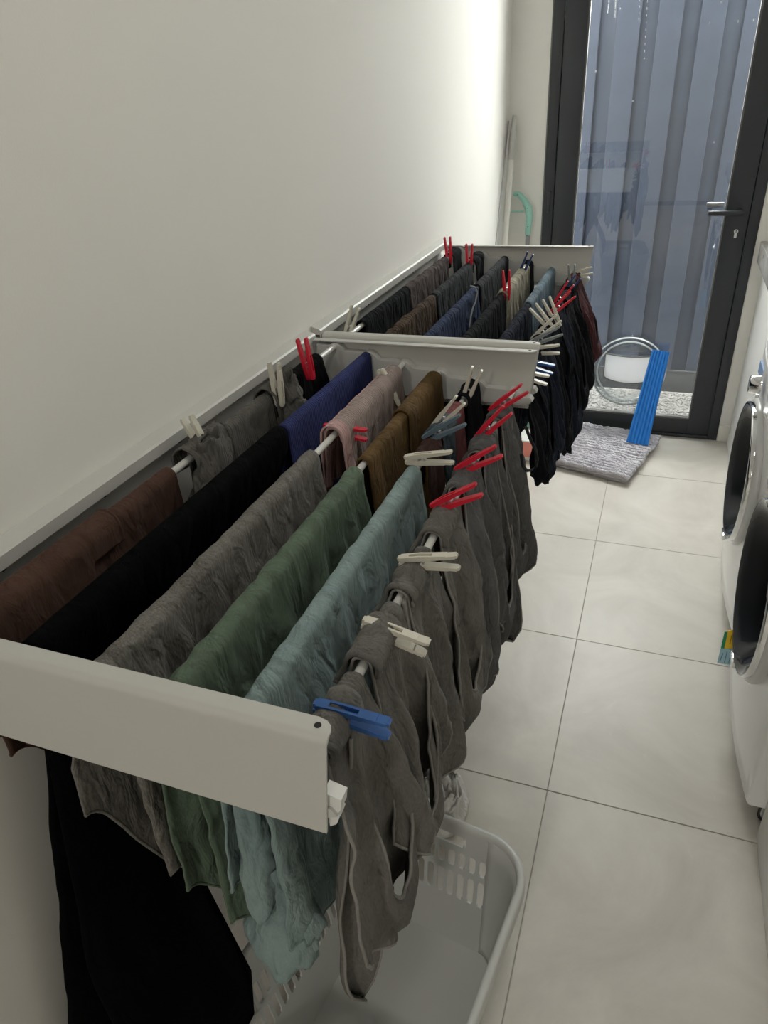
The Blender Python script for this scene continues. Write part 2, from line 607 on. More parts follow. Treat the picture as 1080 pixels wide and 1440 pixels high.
# white flap: straight sides, scooped top, rounded lower edge
fx = 0.112
top = [(PC.x - fx + 2 * fx * k / 12, PC.z + 0.080 - 0.010 * math.sin(PI * k / 12)) for k in range(13)]
bot = [(PC.x + fx - 2 * fx * k / 16, PC.z - 0.028 - 0.030 * (math.sin(PI * k / 16) ** 0.6)) for k in range(17)]
bm = bmesh.new()
prism(bm, top + bot, 1, YD - 0.006, YD + 0.0085)
reparent(bm_obj('pet_flap', bm, M_FLAP), door)
bm = bmesh.new()
gp = top + bot
gp2 = [(PC.x + (p[0] - PC.x) * 1.055, PC.z + 0.02 + (p[1] - PC.z - 0.02) * 1.09) for p in gp]
ri = [bm.verts.new((p[0], YD - 0.008, p[1])) for p in gp]
ro = [bm.verts.new((p[0], YD - 0.008, p[1])) for p in gp2]
rb = [bm.verts.new((p[0], YD + 0.004, p[1])) for p in gp2]
for i in range(len(gp)):
    j = (i + 1) % len(gp)
    bm.faces.new((ri[i], ri[j], ro[j], ro[i]))
    bm.faces.new((ro[i], ro[j], rb[j], rb[i]))
reparent(bm_obj('pet_flap_gasket', bm, mat('grey_gasket', (0.20, 0.21, 0.20), 0.6)), door)
bm = bmesh.new()
for s in (-1, 1):
    box(bm, PC.x + s * 0.045 - 0.038, PC.x + s * 0.045 + 0.038, YD - 0.007, YD + 0.002, PC.z + 0.096, PC.z + 0.132, 0.005)
reparent(bm_obj('pet_flap_latch', bm, M_CLEAR, smooth=True, angle=40), door)

# ------------------------------------------------------------------ outside: pebbles, fence
gr = pbox('ground_outside', M_PEBBLE, None, -3.2, 4.6, YD + 0.2, 6.2, -0.16, -0.06)
struct(gr, 'pale pebble strip outside the door')
rp = random.Random(11)
base = bmesh.new()
bmesh.ops.create_icosphere(base, subdivisions=1, radius=1)
bv = np.array([v.co[:] for v in base.verts])
bf = [[v.index for v in f.verts] for f in base.faces]
base.free()
V, Fc = [], []
for k in range(7000):
    s = rp.uniform(0.006, 0.012)
    p = np.array([rp.uniform(-0.6, 1.9), rp.uniform(YD + 0.22, 4.245), -0.06 + s * 0.25])
    a = rp.uniform(0, 6.28)
    q = bv * np.array([s, s * rp.uniform(0.6, 1.0), s * rp.uniform(0.5, 0.8)])
    q = np.stack([q[:, 0] * math.cos(a) - q[:, 1] * math.sin(a), q[:, 0] * math.sin(a) + q[:, 1] * math.cos(a), q[:, 2]], 1) + p
    n0 = len(V)
    V.extend(q.tolist())
    Fc.extend([[i + n0 for i in f] for f in bf])
pb = mesh_obj('pebbles', V, Fc, M_PEBBLE, None, True)
tag(pb, 'loose pale grey pebbles on the ground outside', 'pebbles')
pb['kind'] = 'stuff'

FY = 4.30
fence = empty('timber_fence', (0.6, FY, -0.06))
tag(fence, 'blue-grey stained timber fence of overlapping upright boards outside', 'fence')
edge0, pitch, wf = 0.243 + 0.02, 0.188, 0.108
mesh_f = mesh_b = None
for k in range(-16, 19):
    xa = edge0 - 0.004 + 0.094 + k * pitch
    for kind in (0, 1):
        if kind == 0:
            x0_, x1_, yy = xa, xa + wf, FY - 0.018
        else:
            x0_, x1_, yy = xa + wf - 0.022, xa + pitch + 0.022, FY
        nm = 'front_board' if kind == 0 else 'back_board'
        dat = mesh_f if kind == 0 else mesh_b
        if dat is None:
            bm = bmesh.new()
            box(bm, 0, x1_ - x0_, 0, 0.017, 0, 1.83, bevel=0.0015, seg=1)
            o = bm_obj(nm, bm, M_FENCE)
            if kind == 0:
                mesh_f = o.data
            else:
                mesh_b = o.data
        else:
            o = bpy.data.objects.new(nm, dat)
            COL.objects.link(o)
        o.location = (x0_, yy + rp.uniform(-0.0015, 0.0015), 0.06)
        reparent(o, fence)
pbox('plinth_board', M_PLINTH, fence, -2.9, 4.1, FY - 0.03, FY - 0.002, -0.07, 0.066, bevel=0.002)
pbox('plinth_cap', M_PLINTH, fence, -2.9, 4.1, FY - 0.034, FY - 0.02, 0.060, 0.070)

# ------------------------------------------------------------------ drying racks
RX = [0.075 + 0.0765 * i for i in range(6)]
RZ = [1.098 - 0.0145 * i for i in range(6)]
RACKS = {0: (0.346, 1.358), 1: (1.381, 2.393)}


def make_rack(k, label):
    ya, yb = RACKS[k]
    root = empty('drying_rack', (0.0, (ya + yb) / 2, 1.0))
    tag(root, label, 'drying rack', 'wall-mounted folding drying racks')
    # wall rail: back plate, folded top lip
    bm = bmesh.new()
    prof = [(0.0005, 0.965), (0.006, 0.965), (0.006, 1.106), (0.020, 1.106), (0.020, 1.098), (0.0235, 1.098), (0.0235, 1.115), (0.020, 1.118), (0.0005, 1.124)]
    prism(bm, prof, 1, ya + 0.002, yb - 0.002)
    reparent(bm_obj('wall_rail', bm, M_POWDER), root)
    # screws and dark slots under the lip
    for s in range(5):
        yy = ya + 0.14 + s * 0.185
        bm = bmesh.new()
        tube(bm, [(0.0055, yy, 1.093), (0.0105, yy, 1.093)], 0.006, 10)
        box(bm, 0.0055, 0.010, yy - 0.012, yy + 0.004, 1.096, 1.102)
        reparent(bm_obj('screw', bm, M_DARK), root)
    for side in (0, 1):
        sg = 1 if side == 0 else -1
        y_out = ya if side == 0 else yb
        # arm: sheet with a rolled top flange turned inwards
        bm = bmesh.new()
        R = 0.008
        prof = [(0, 0.985)]
        prof += [(R - R * math.cos(a), 1.110 - R + R * math.sin(a)) for a in [PI / 2 * q / 6 for q in range(7)]]
        prof += [(0.022, 1.110), (0.022, 1.1075), (R, 1.1075), (0.0025, 1.100), (0.0025, 0.985)]
        n = len(prof)
        cols = []
        xs_ = [0.026, 0.10, 0.25, 0.40, 0.484, 0.492, 0.497, 0.4995]
        ins = [0, 0, 0, 0, 0, 0.002, 0.006, 0.011]
        for x, dlt in zip(xs_, ins):
            row = []
            for (py, pz) in prof:
                xx = x
                # end edge runs slightly inwards towards the bottom
                if x > 0.45:
                    xx -= (1.110 - pz) * 0.10
                    if py > 0.012:
                        pass
                if py > 0.012 and dlt:
                    py = py - dlt
                row.append(bm.verts.new((xx, y_out + sg * py, pz)))
            cols.append(row)
        for i in range(len(cols) - 1):
            for j in range(n):
                bm.faces.new((cols[i][j], cols[i][(j + 1) % n], cols[i + 1][(j + 1) % n], cols[i + 1][j]))
        bm.faces.new(cols[0][::-1])
        bm.faces.new(cols[-1])
        arm = reparent(bm_obj('side_arm', bm, M_POWDER, smooth=True, angle=35), root)
        # rivet hole in the flange
        bm = bmesh.new()
        tube(bm, [(0.4865, y_out + sg * 0.013, 1.1095), (0.4865, y_out + sg * 0.013, 1.1104)], 0.0032, 14)
        h = bm_obj('rivet_hole', bm, M_DARK)
        h.parent = arm
        # stepped plastic holder that carries the rods
        bm = bmesh.new()
        outl = [(0.034, 1.002), (0.034, RZ[0] + 0.004)]
        for i in range(6):
            zt = RZ[i]
            x = RX[i]
            zb = zt - 0.009
            outl += [(x - 0.010, zt + 0.002), (x - 0.005, zt + 0.007), (x + 0.006, zt + 0.007), (x + 0.014, zt + 0.002), (x + 0.022, zb)]
            if i < 5:
                outl += [(x + 0.060, zb), (x + 0.0645, zb - 0.003)]
        outl += [(0.493, RZ[5] - 0.008), (0.4985, RZ[5] - 0.016), (0.489, 1.004), (0.480, 1.000)]
        y_in = y_out + sg * 0.003
        prism(bm, outl, 1, y_in, y_in + sg * 0.021)
        bmesh.ops.bevel(bm, geom=[e for e in bm.edges if abs((e.verts[0].co - e.verts[1].co).y) < 1e-5 and abs(e.verts[0].co.y - (y_in + sg * 0.021)) < 1e-5], offset=0.001, segments=1, affect='EDGES')
        ho = bm_obj('rod_holder', bm, M_HOLDER, smooth=True, angle=35)
        ho.parent = arm
        if k == 0 and side == 0:
            # pale end cap of the holder showing past the sheet
            bm = bmesh.new()
            prism(bm, [(0.486, 1.034), (0.503, 1.030), (0.501, 1.016), (0.497, 1.009), (0.499, 1.006), (0.495, 0.994), (0.488, 0.988)], 1, y_out + 0.006, y_out + 0.020)
            ec = bm_obj('end_cap', bm, mat('white_end_cap', (0.74, 0.74, 0.72), 0.35))
            ec.parent = arm
    for i in range(6):
        bm = bmesh.new()
        tube(bm, [(RX[i], ya + 0.012, RZ[i]), (RX[i], yb - 0.012, RZ[i])], 0.0055, 12)
        reparent(bm_obj('rod', bm, M_ROD, smooth=True, angle=50), root)
    return root


make_rack(0, 'light grey wall-mounted folding drying rack above the laundry basket')
make_rack(1, 'light grey wall-mounted folding drying rack beside the glazed door')


# ------------------------------------------------------------------ cloth
def smooth01(t):
    t = max(0.0, min(1.0, t))
    return t * t * (3 - 2 * t)


def as_fn(v):
    return v if callable(v) else (lambda t: v)


def drape_mesh(xr, zr, y0, y1, dl, dr, r=0.0085, A=0.008, lam=0.06, seed=0, flare=(0, 0), lean=(0.0, 0.0), hem=0.008, crum=0.0025, pinch=0.0, sway=0.0, lim=0.045, du=0.007, topw=0.0, waves=1.0, shift=0.0, flare0=0.0):
    dl, dr = as_fn(dl), as_fn(dr)
    rg = random.Random(seed)
    ny = max(8, int((y1 - y0) / du))
    nl = max(4, int(max(dl(t / 8) for t in range(9)) / 0.011))
    nr = max(4, int(max(dr(t / 8) for t in range(9)) / 0.011))
    arc = PI * r / 2
    ks = [(2 * PI / (lam * rg.uniform(0.75, 1.3) * f), rg.uniform(0, 6.28), w) for f, w in ((1.0, 0.5), (0.62, 0.3), (1.7, 0.4))]
    offs = {-1: rg.uniform(0, 2.5), 1: 0.0}
    V = []
    so = Vector((seed * 3.17, seed * 1.31, seed * 0.77))
    for j in range(ny + 1):
        t = j / ny
        yb = y0 + (y1 - y0) * t
        row = []
        for side, nseg in ((-1, nl), (1, nr)):
            L = (dl if side < 0 else dr)(t)
            L += hem * noise.noise(Vector((yb * 14, side * 3.1, seed)))
            short = (dl if side < 0 else dr)(0.5) < arc
            if short:
                L = (dl if side < 0 else dr)(t)
                us = [q / (4 + nseg) * L for q in range(0 if side > 0 else 1, 5 + nseg)]
            else:
                L = max(L, arc + 0.008)
                us = [q / 4 * arc for q in range(5)] if side > 0 else [q / 4 * arc for q in range(1, 5)]
                us += [arc + (L - arc) * (q / nseg) for q in range(1, nseg + 1)]
            pts = []
            for d in us:
                if d <= arc:
                    a = d / r
                    x = math.sin(a) * r
                    z = math.cos(a) * r
                    below = 0.0
                else:
                    x = r
                    z = -(d - arc)
                    below = d - arc
                g = smooth01(below / 0.11)
                ph = sum(w * math.sin(kk * (yb + 0.25 * sway * below) + p + offs[side] + 1.5 * noise.noise(Vector((yb * 6, below * 5, seed + side)))) for kk, p, w in ks)
                fold = A * g * (1.05 + waves * ph) * (0.55 + 0.45 * smooth01(below / 0.3))
                P = Vector((yb * 30, below * 16, side * 5)) + so
                cr = crum * (0.25 + 0.75 * g) * (noise.noise(P) + 0.5 * noise.noise(P * 2.3))
                ln = lean[0] if side < 0 else lean[1]
                sh = shift(below, side) if callable(shift) else shift * min(below, 0.5)
                xo = x + fold + cr + ln * below + (topw * noise.noise(Vector((yb * 40, d * 20, seed + 9))) if d <= arc else 0)
                if below > 0:
                    xo = max(0.003, min(lim, xo))
                yy = yb + (flare[0] * (1 - t) + flare[1] * t) * max(0.0, below - flare0)
                if pinch:
                    yc = (y0 + y1) / 2
                    yy = yc + (yy - yc) * (1 - pinch * smooth01(below / 0.35))
                yy += 0.5 * crum * noise.noise(P + Vector((9, 2, 4))) + 0.25 * A * g * math.cos(ks[0][0] * yb + ks[0][1])
                zz = z + topw * (noise.noise(Vector((yb * 45, d * 30, seed))) if d <= arc else 0)
                pts.append((max(0.014, xr + side * xo + sh), yy, zr + zz))
            row.append(pts)
        V.append(row[0][::-1] + row[1])
    m = len(V[0])
    verts = [p for row in V for p in row]
    faces = []
    for j in range(ny):
        for i in range(m - 1):
            a = j * m + i
            faces.append((a, a + 1, a + m + 1, a + m))
    return verts, faces, V


def solid(o, th, sub=0):
    md = o.modifiers.new('thickness', 'SOLIDIFY')
    md.thickness = th
    md.offset = 0.0
    if sub:
        ms = o.modifiers.new('smooth', 'SUBSURF')
        ms.levels = sub
        ms.render_levels = sub
    return o


def edge_tube(name, pts, rad, m, parent, n=6):
    bm = bmesh.new()
    tube(bm, pts, rad, n)
    o = bm_obj(name, bm, m, None, smooth=True)
    return reparent(o, parent) if parent else o


def garment(name, label, cat, m, rack, rod, y0, y1, dl, dr, group=None, band=None, th=0.0028, flap=None, **kw):
    """a garment hung over a rod: body plus hem bands (and an overlapping folded layer)"""
    root = empty(name, (RX[rod], (y0 + y1) / 2, RZ[rod]))
    tag(root, label, cat, group)
    v, f, grid = drape_mesh(RX[rod], RZ[rod], y0, y1, dl, dr, **kw)
    body = reparent(solid(mesh_obj('body', v, f, m, None, True), th), root)
    bm_ = band or m
    edge_tube('hem', [p[-1] for p in grid], 0.0026, bm_, root)
    edge_tube('hem', [p[0] for p in grid], 0.0026, bm_, root)
    if flap:
        for fl_ in (flap if isinstance(flap, list) else [flap]):
            k2 = dict(kw)
            k2.update(fl_.get('kw', {}))
            k2['r'] = kw.get('r', 0.0085) + fl_.get('dr_', 0.005)
            fy0, fy1 = fl_['y']
            v, f, g2 = drape_mesh(RX[rod], RZ[rod], fy0, fy1, fl_['dl'], fl_['dr'], **k2)
            o = reparent(solid(mesh_obj('folded_layer', v, f, fl_.get('m', m), None, True), th), root)
            e = edge_tube('hem', [p for p in g2[0 if fl_.get('near', True) else -1]], 0.0024, bm_, None)
            reparent(e, root)
    return root


C_BROWN = fabric('brown_cotton', (0.105, 0.058, 0.043), crease=0.35)
C_BLACK = fabric('black_jersey', (0.005, 0.005, 0.0055), (0.003, 0.003, 0.0035), crease=0.25, sheen=0.0, spec=0.03)
C_MARL = fabric('grey_marl_knit', (0.30, 0.285, 0.26), (0.13, 0.122, 0.11), marl=0.55, crease=0.55)
C_GREEN = fabric('sage_green_cotton', (0.175, 0.235, 0.17), (0.115, 0.16, 0.118), marl=0.25, crease=0.5, cscale=26)
C_PALEBLUE = fabric('pale_blue_cotton', (0.36, 0.46, 0.455), (0.25, 0.34, 0.345), marl=0.3, crease=0.45)
C_BLUE = fabric('royal_blue_rib', (0.045, 0.058, 0.20), (0.03, 0.038, 0.13), crease=0.3, rib=0.5)
C_PINK = fabric('pale_pink_crepe', (0.78, 0.52, 0.51), (0.58, 0.37, 0.36), crease=0.6, rib=0.5)
C_SHEER = fabric('sheer_grey_pink_crepe', (0.60, 0.48, 0.44), (0.40, 0.32, 0.30), crease=0.6, rib=0.6, sheer=0.12)
C_OLIVE = fabric('olive_brown_cotton', (0.185, 0.112, 0.042), (0.12, 0.073, 0.028), crease=0.45)
C_RIBGREY = fabric('grey_rib_knit', (0.20, 0.19, 0.175), (0.115, 0.11, 0.10), marl=0.4, crease=0.6, rib=0.5)
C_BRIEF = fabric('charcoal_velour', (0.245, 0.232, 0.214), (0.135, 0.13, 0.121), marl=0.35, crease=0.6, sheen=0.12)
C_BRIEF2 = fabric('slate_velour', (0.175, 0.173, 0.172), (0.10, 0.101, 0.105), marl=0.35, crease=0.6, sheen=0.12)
C_BAND = fabric('grey_elastic', (0.36, 0.345, 0.32), (0.26, 0.25, 0.235), marl=0.3, crease=0.2)
C_BSOCK = fabric('dark_brown_knit', (0.075, 0.04, 0.035), crease=0.6)
C_SLATE = fabric('slate_blue_knit', (0.11, 0.15, 0.18), crease=0.6)
C_ROSE = fabric('dusty_rose_knit', (0.30, 0.11, 0.11), crease=0.6)
C_NEARBLK = fabric('black_cotton', (0.016, 0.017, 0.021), (0.010, 0.011, 0.014), crease=0.45, sheen=0.0, spec=0.05)
C_DKNAVY = fabric('dark_navy_cotton', (0.024, 0.030, 0.048), (0.015, 0.019, 0.030), crease=0.5, sheen=0.0, spec=0.05)
C_NAVY = fabric('navy_cotton', (0.035, 0.055, 0.12), (0.022, 0.036, 0.08), crease=0.5)
C_DKBROWN = fabric('dark_brown_cotton', (0.085, 0.055, 0.035), crease=0.6)
C_TAUPE = fabric('taupe_crepe', (0.105, 0.082, 0.08), crease=0.7)
C_CHAR = fabric('charcoal_cotton', (0.036, 0.038, 0.044), crease=0.5)
C_CREAM = fabric('cream_sheer_fabric', (0.50, 0.46, 0.36), crease=0.5, sheer=0.1)
C_STEELBL = fabric('steel_blue_cotton', (0.20, 0.28, 0.34), crease=0.5)
C_MAROON = fabric('maroon_cotton', (0.10, 0.035, 0.040), crease=0.5)
C_WHITE = fabric('white_cotton', (0.78, 0.76, 0.73), (0.68, 0.66, 0.63), crease=0.6, dye=1.0)


def step(a, b, c, w=0.08):
    """drop a before t=c, drop b after it"""
    return lambda t: a + (b - a) * smooth01((t - c + w / 2) / w)


def ramp(a, b, t1):
    return lambda t: a + (b - a) * smooth01(t / t1)


GN = 'clothes hung on the rack above the basket'
GF = 'clothes hung on the rack beside the door'
# --- rack over the basket, rod at the wall
garment('brown_shirt', 'brown cotton top folded over the rod next to the wall', 'top', C_BROWN, 0, 0, 0.378, 0.735, ramp(0.22, 0.36, 0.35), 0.18, GN, seed=1, A=0.006, lam=0.12, crum=0.003, r=0.012,
        flap=dict(y=(0.378, 0.60), dl=0.2, dr=step(0.10, 0.05, 0.7), dr_=0.006, near=False), lean=(0.06, 0.0), lim=0.055)
garment('grey_ribbed_top', 'grey ribbed knit top pegged beside the brown top', 'top', C_RIBGREY, 0, 0, 0.80, 1.055, 0.20, 0.22, GN, seed=2, A=0.009, lam=0.05, crum=0.005, r=0.011, topw=0.003,
        flap=[dict(y=(0.775, 0.875), dl=0.06, dr=step(0.11, 0.06, 0.5), dr_=0.011, m=C_RIBGREY, near=False, kw=dict(crum=0.009, topw=0.006)),
              dict(y=(1.03, 1.115), dl=0.10, dr=0.09, dr_=0.012, m=C_RIBGREY, kw=dict(crum=0.008, topw=0.006))])
garment('black_vest', 'small black vest hung at the rod end by a red peg', 'vest', C_BLACK, 0, 0, 1.125, 1.245, 0.14, 0.17, GN, seed=3, A=0.009, lam=0.07, r=0.014, crum=0.005, flare=(-0.25, 0.3))
# second rod
garment('black_trousers', 'long black trousers hanging almost to the floor', 'trousers', C_BLACK, 0, 1, 0.378, 0.93, step(0.90, 0.50, 0.42, 0.06), step(0.86, 0.46, 0.33, 0.05), GN, seed=4, A=0.007, lam=0.16, r=0.014, crum=0.003,
        flare=(-0.20, 0.0), flare0=0.14, lean=(0.10, 0.0), lim=0.11, hem=0.02, shift=lambda b, sd: 0.0 if sd < 0 else -0.055 * smooth01(b / 0.16) + 0.105 * smooth01((b - 0.48) / 0.30))
garment('royal_blue_top', 'royal blue finely ribbed top', 'top', C_BLUE, 0, 1, 0.94, 1.325, 0.30, 0.34, GN, seed=5, A=0.007, lam=0.045, r=0.010)
# third rod
garment('grey_marl_top', 'grey marl knit top draped beside black trousers', 'top', C_MARL, 0, 2, 0.376, 0.89, ramp(0.24, 0.54, 0.28), ramp(0.31, 0.50, 0.28), GN, seed=6, A=0.011, lam=0.10, r=0.012, crum=0.008, lean=(0.36, 0.0), lim=0.076, hem=0.02, flare=(-0.05, 0.0), topw=0.002)
garment('pink_crepe_top', 'pale pink crepe top with a gathered sheer body', 'top', C_SHEER, 0, 2, 0.985, 1.275, 0.009, 0.27, GN, band=C_PINK, seed=7, A=0.010, lam=0.035, r=0.0185, crum=0.004, topw=0.002,
        flap=[dict(y=(0.972, 1.285), dl=0.13, dr=0.03, dr_=-0.0035, m=C_PINK, kw=dict(topw=0.004, crum=0.004, lam=0.03)),
              dict(y=(0.964, 0.992), dl=0.16, dr=lambda t: 0.19 - 0.08 * t, dr_=0.0015, m=C_PINK, near=False)])
# fourth rod
garment('green_top', 'sage green cotton top', 'top', C_GREEN, 0, 3, 0.378, 0.88, ramp(0.32, 0.54, 0.3), ramp(0.35, 0.56, 0.3), GN, seed=8, A=0.010, lam=0.11, r=0.012, crum=0.007, lean=(0.03, 0.02), lim=0.036, hem=0.02, topw=0.002, flare=(-0.04, 0))
garment('olive_brown_top', 'olive brown cotton top', 'top', C_OLIVE, 0, 3, 0.91, 1.30, 0.30, 0.36, GN, seed=9, A=0.008, lam=0.12, r=0.011, crum=0.003,
        flap=dict(y=(1.10, 1.302), dl=0.12, dr=0.25, dr_=0.005))
# fifth rod
garment('pale_blue_shirt', 'pale blue-grey cotton shirt with a crumpled hanging sleeve', 'shirt', C_PALEBLUE, 0, 4, 0.378, 0.93, ramp(0.28, 0.40, 0.3), ramp(0.36, 0.44, 0.3), GN, seed=10, A=0.010, lam=0.10, r=0.012, crum=0.007, lean=(0.08, 0.03), lim=0.05, hem=0.03, topw=0.0015, flare=(-0.05, 0))
# small things on the fifth rod
garment('brown_sock', 'dark brown sock pegged past the pale blue shirt', 'sock', C_BSOCK, 0, 4, 0.962, 1.035, 0.10, 0.26, GN, seed=11, A=0.008, lam=0.04, r=0.015, crum=0.006, topw=0.006, flare=(0, 0.05))
garment('slate_blue_sock', 'slate blue sock pegged next to a dark brown sock', 'sock', C_SLATE, 0, 4, 1.055, 1.125, 0.06, 0.24, GN, seed=12, A=0.008, lam=0.03, r=0.014, crum=0.004, topw=0.004,
        flap=dict(y=(1.06, 1.12), dl=0.045, dr=0.03, dr_=0.008))
garment('dusty_rose_sock', 'dusty rose sock between slate blue and black socks', 'sock', C_ROSE, 0, 4, 1.135, 1.195, 0.07, 0.24, GN, seed=13, A=0.006, lam=0.04, r=0.013, crum=0.004, topw=0.004)
garment('black_sock', 'black sock at the end of its rod under a beige peg', 'sock', C_NEARBLK, 0, 4, 1.225, 1.315, 0.07, 0.28, GN, seed=14, A=0.009, lam=0.05, r=0.015, crum=0.005, topw=0.004, flare=(-0.35, 0.1))


# --- briefs on the outer rods
def ribbon(pts, normals_w, m, name, parent, th=0.003):
    """strip through pts with half-width vectors"""
    V = []
    for p, w in zip(pts, normals_w):
        V += [tuple(Vector(p) - Vector(w)), tuple(Vector(p)), tuple(Vector(p) + Vector(w))]
    F = []
    for i in range(len(pts) - 1):
        for k in range(2):
            a = i * 3 + k
            F.append((a, a + 1, a + 4, a + 3))
    o = solid(mesh_obj(name, V, F, m, None, True), th)
    return reparent(o, parent)


def brief(label, m, band, rack, yc, drop, seed, w=0.13, out=0.03, group=None, cat='briefs', name='briefs', loop=(0.0, 0.10, 0.95), tongue=None, side=1.0, skew=0.0):
    """briefs over the outer rod: short turned-over waistband, folded body hanging outside, leg opening in a loop"""
    rod = 5
    xr, zr = RX[rod], RZ[rod]
    root = empty(name, (xr, yc, zr))
    tag(root, label, cat, group)
    y0, y1 = yc - w * 0.5, yc + w * 0.5
    dr = lambda t: drop * (0.52 + 0.48 * math.sin(PI * min(1, max(0, 0.10 + 0.8 * t + skew))) ** 0.7)
    v, f, g = drape_mesh(xr, zr, y0, y1, 0.04, dr, r=0.0125, A=0.023, lam=0.060, seed=seed, crum=0.007, lean=(0.2, out), lim=0.095, hem=0.02, flare=(-0.20, 0.22), topw=0.004, du=0.0045)
    reparent(solid(mesh_obj('body', v, f, m, None, True), 0.0026), root)
    edge_tube('elastic_edge', [p[-1] for p in g], 0.0024, band, root)
    edge_tube('elastic_edge', [p for p in g[0]], 0.0018, band, root)
    # turned-over waistband on the rod, its lower lip standing off to the wall side
    v, f, g2 = drape_mesh(xr, zr, y0 - 0.002, y0 + w * 0.72, lambda t: 0.050 - 0.02 * t, 0.030, r=0.0170, A=0.005, lam=0.04, seed=seed + 50, crum=0.006, lean=(0.55, 0.10), lim=0.05, topw=0.006, du=0.0045, flare=(-0.25, -0.1))
    reparent(solid(mesh_obj('waistband', v, f, m, None, True), 0.005), root)
    edge_tube('elastic_edge', [p[0] for p in g2], 0.0034, m, root)
    if loop:
        n, k = 34, 5
        dy, lw, ld = loop
        ya, yb_ = yc - w * 0.42 + dy, yc + w * 0.50 + dy
        zt, zb = zr + 0.008, zr - drop * ld
        V, F_, e0, e1 = [], [], [], []
        for i in range(n + 1):
            a = i / n
            ang = PI * a
            for j in range(k + 1):
                q = j / k
                # inner edge rides higher than the outer edge so the band hangs as a deep U
                hgt = (zt - zb) * (1 - lw * 2.2 * q * math.sin(ang))
                yy = (ya + yb_) / 2 - (yb_ - ya) / 2 * (1 + 0.9 * math.sin(ang)) * math.cos(ang) * (1 - 0.42 * q * (0.35 + 0.65 * math.sin(ang))) - 0.05 * math.sin(ang) * side * 0.5
                zz = zt - hgt * math.sin(ang) ** 0.62
                bulge = 0.022 * math.sin(ang) * (0.4 + 0.6 * math.sin(PI * q))
                xx = xr + 0.010 + 0.014 * smooth01(math.sin(ang) * 2.5) + out * (zr - zz) + bulge + 0.016 * q * smooth01(math.sin(ang) * 2) + 0.006 * noise.noise(Vector((a * 6, q * 3, seed)))
                V.append((xx, yy, zz))
            e0.append(V[-1 - k])
            e1.append(V[-1])
        for i in range(n):
            for j in range(k):
                a = i * (k + 1) + j
                F_.append((a, a + 1, a + k + 2, a + k + 1))
        reparent(solid(mesh_obj('leg_opening', V, F_, m, None, True), 0.003), root)
        edge_tube('elastic_edge', e1, 0.0024, band, root)
        edge_tube('elastic_edge', e0, 0.0016, band, root)
    if tongue:
        n, k = 22, 8
        ty, tw, tl, tx = tongue
        V, F_, rim, rimb = [], [], [], []
        for i in range(n + 1):
            s = i / n
            hw = tw * (0.55 + 0.55 * s) * (1.0 if s < 0.8 else math.sqrt(max(0.0, 1 - ((s - 0.8) / 0.2) ** 2)) * 0.94 + 0.06)
            for j in range(k + 1):
                u = -1 + 2 * j / k
                P = Vector((s * 5, u * 1.5, seed))
                xx = xr + tx * s + 0.016 - 0.022 * (1 - u * u) * smooth01(s * 2) + 0.008 * noise.noise(P)
                V.append((xx + 0.6 * u * hw * smooth01(s * 1.6), yc + ty * s + 0.8 * u * hw + 0.006 * noise.noise(P + Vector((4, 4, 4))), zr - 0.01 - tl * s))
            rim.append(V[-1])
            rimb.append(V[-1 - k])
        for i in range(n):
            for j in range(k):
                a = i * (k + 1) + j
                F_.append((a, a + 1, a + k + 2, a + k + 1))
        reparent(solid(mesh_obj('gusset', V, F_, m, None, True), 0.003), root)
        edge_tube('elastic_edge', rim + rimb[::-1], 0.0022, band, root)
    return root


GB = 'grey briefs along the outer rod'
for (yc, drop, seed, m, lab, kw) in [
    (0.445, 0.36, 21, C_BRIEF, 'charcoal grey briefs held by the blue peg at the rack corner', dict(loop=(0.03, 0.10, 1.0), tongue=(-0.015, 0.030, 0.52, -0.02))),
    (0.565, 0.34, 22, C_BRIEF, 'charcoal grey briefs under the downward-pointing beige peg', dict(loop=(0.02, 0.09, 1.05))),
    (0.690, 0.40, 23, C_BRIEF, 'charcoal grey briefs under the level beige peg, next to a red peg', dict(loop=None)),
    (0.825, 0.36, 24, C_BRIEF, 'charcoal grey briefs under the first red peg after the beige pegs', dict(loop=(0.0, 0.11, 1.05))),
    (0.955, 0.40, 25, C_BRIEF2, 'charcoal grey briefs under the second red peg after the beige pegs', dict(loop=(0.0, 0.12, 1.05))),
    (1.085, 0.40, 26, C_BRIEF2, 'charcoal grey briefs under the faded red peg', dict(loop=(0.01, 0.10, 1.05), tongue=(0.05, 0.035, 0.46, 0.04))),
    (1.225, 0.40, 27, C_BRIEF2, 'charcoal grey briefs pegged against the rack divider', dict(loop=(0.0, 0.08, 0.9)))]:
    brief(lab, m, C_BAND, 0, yc, drop, seed, w=0.098, group=GB, out=0.03, **kw)

